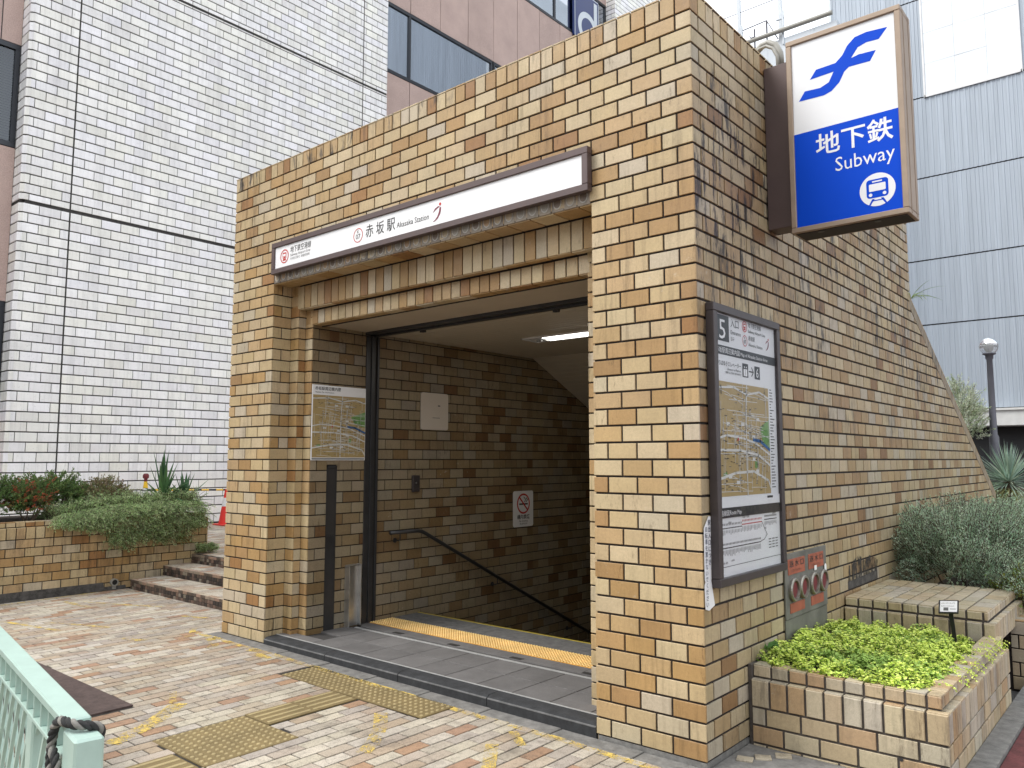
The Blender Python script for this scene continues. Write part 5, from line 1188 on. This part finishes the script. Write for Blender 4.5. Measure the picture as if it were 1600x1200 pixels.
for i in range(14): a=r.uniform(0,6.28); p=Vector((.04+.03*r.random(),.74+.05*math.cos(a),.47+.07*r.random())); leaf(mb,p,(Vector((.6,math.cos(a),.3))).normalized(),.05,.04,vary((.10,.22,.05),r),r)
B(mb,'leaves','leaf',t)
t=thing('weed','tuft of grassy weed growing from the top of the sloping wall','weed',(-.05,5.0,3.38)); mb=MB(); blades(mb,(-.02,5.0,3.40),16,.34,.016,[(.30,.42,.08),(.20,.30,.08),(.42,.40,.2)],random.Random(5),(20,75),1.2); B(mb,'leaves','leaf',t)
# silvery shrubs to the right
g='silvery shrubs along the side wall'
bush('silvery_shrub','large silvery green shrub just behind the brick bench','shrub',(.46,4.5,.70),(.54,.80,.46),3800,.15,8,.022,.0065,SG,31,g,base=.3,up=.9,droop=.1,lump=.6,loose=True)
bush('silvery_shrub','low silvery green shrub spreading toward the road behind the bench corner','shrub',(1.02,4.5,.52),(.40,.85,.30),2300,.15,8,.022,.0065,SG,32,g,base=.3,up=.7,droop=.3,lump=.6,loose=True)
bush('silvery_shrub','silvery green shrub at the foot of the sloping coping','shrub',(.75,6.7,.68),(.65,1.2,.36),2600,.16,8,.026,.009,SG,33,g,base=.3,up=.8,droop=.1,lump=.6,loose=True)
bush('yellow_green_shrub','small yellow green shrub at the right edge beyond the bench','shrub',(1.02,3.75,.52),(.16,.25,.16),260,.10,5,.024,.010,[(.30,.34,.06),(.2,.28,.06)],34,None,base=.3)
bush('olive_shrub','pale leaved olive like shrub rising behind the sloping wall','shrub',(-.66,10.6,2.2),(.27,.40,.68),520,.20,9,.045,.013,[(.50,.55,.40),(.60,.64,.50),(.38,.46,.28)],35,None,base=.95,up=.9,droop=.1)
t=thing('yucca_plant','large blue green spiky rosette beside the lamp post','plant',(.1,10.3,.95),'spiky yucca plants'); mb=MB(); blades(mb,(.02,10.3,1.32),260,.62,.020,[(.34,.46,.36),(.42,.52,.42),(.27,.38,.29)],random.Random(12),(-20,85),.25,seg=3); blades(mb,(.02,10.3,1.25),150,.5,.018,[(.30,.32,.14),(.38,.36,.18)],random.Random(13),(-60,-5),.3,seg=3); B(mb,'leaves','leaf',t)
mb=MB(); mb.tube([(.02,10.3,.9),(.02,10.3,1.35)],.08,10); B(mb,'trunk','bark',t)
bush('croton_shrub','yellow and red leaved shrub at the far right edge','shrub',(.75,10.6,1.25),(.32,.3,.28),420,.12,5,.05,.02,[(.42,.36,.06),(.5,.42,.1),(.35,.12,.04),(.14,.22,.05)],36,None,base=.95)
bush('dark_shrub','dark green shrub beyond the garden at the far right','shrub',(.9,12.5,1.5),(.6,.5,.5),700,.2,6,.05,.02,DG,37,None,base=.9)

# ------------------------------------------------------------ unseen office blocks behind the camera, added to shade the entrance
def office(x0,y0,x1,y1,h,col,label):
    t=thing('added_office_block',label,'building',((x0+x1)/2,(y0+y1)/2,0))
    mb=MB(); mb.box((x0,y0,-.1),(x1,y1,h),bev=.05); B(mb,'wall',col,t)
    mb=MB()
    for k in range(int(h//3.6)):
        z=1.2+k*3.6
        mb.box((x0-.06,y0+.6,z),(x0-.02,y1-.6,z+1.9)); mb.box((x0+.6,y1+.02,z),(x1-.6,y1+.06,z+1.9)); mb.box((x1+.02,y0+.6,z),(x1+.06,y1-.6,z+1.9))
    B(mb,'window_band','wframe',t); return t
M['office_grey']=simple('grey_office_wall',(.20,.19,.18),.7); M['office_tan']=simple('tan_office_wall',(.26,.21,.16),.7)
office(-16,-40,6,-27,13,'office_grey','unseen grey office block added behind the viewer to shade the entrance')
office(9,-38,26,-24,15,'office_tan','unseen tan office block added to the right behind the viewer for shade')
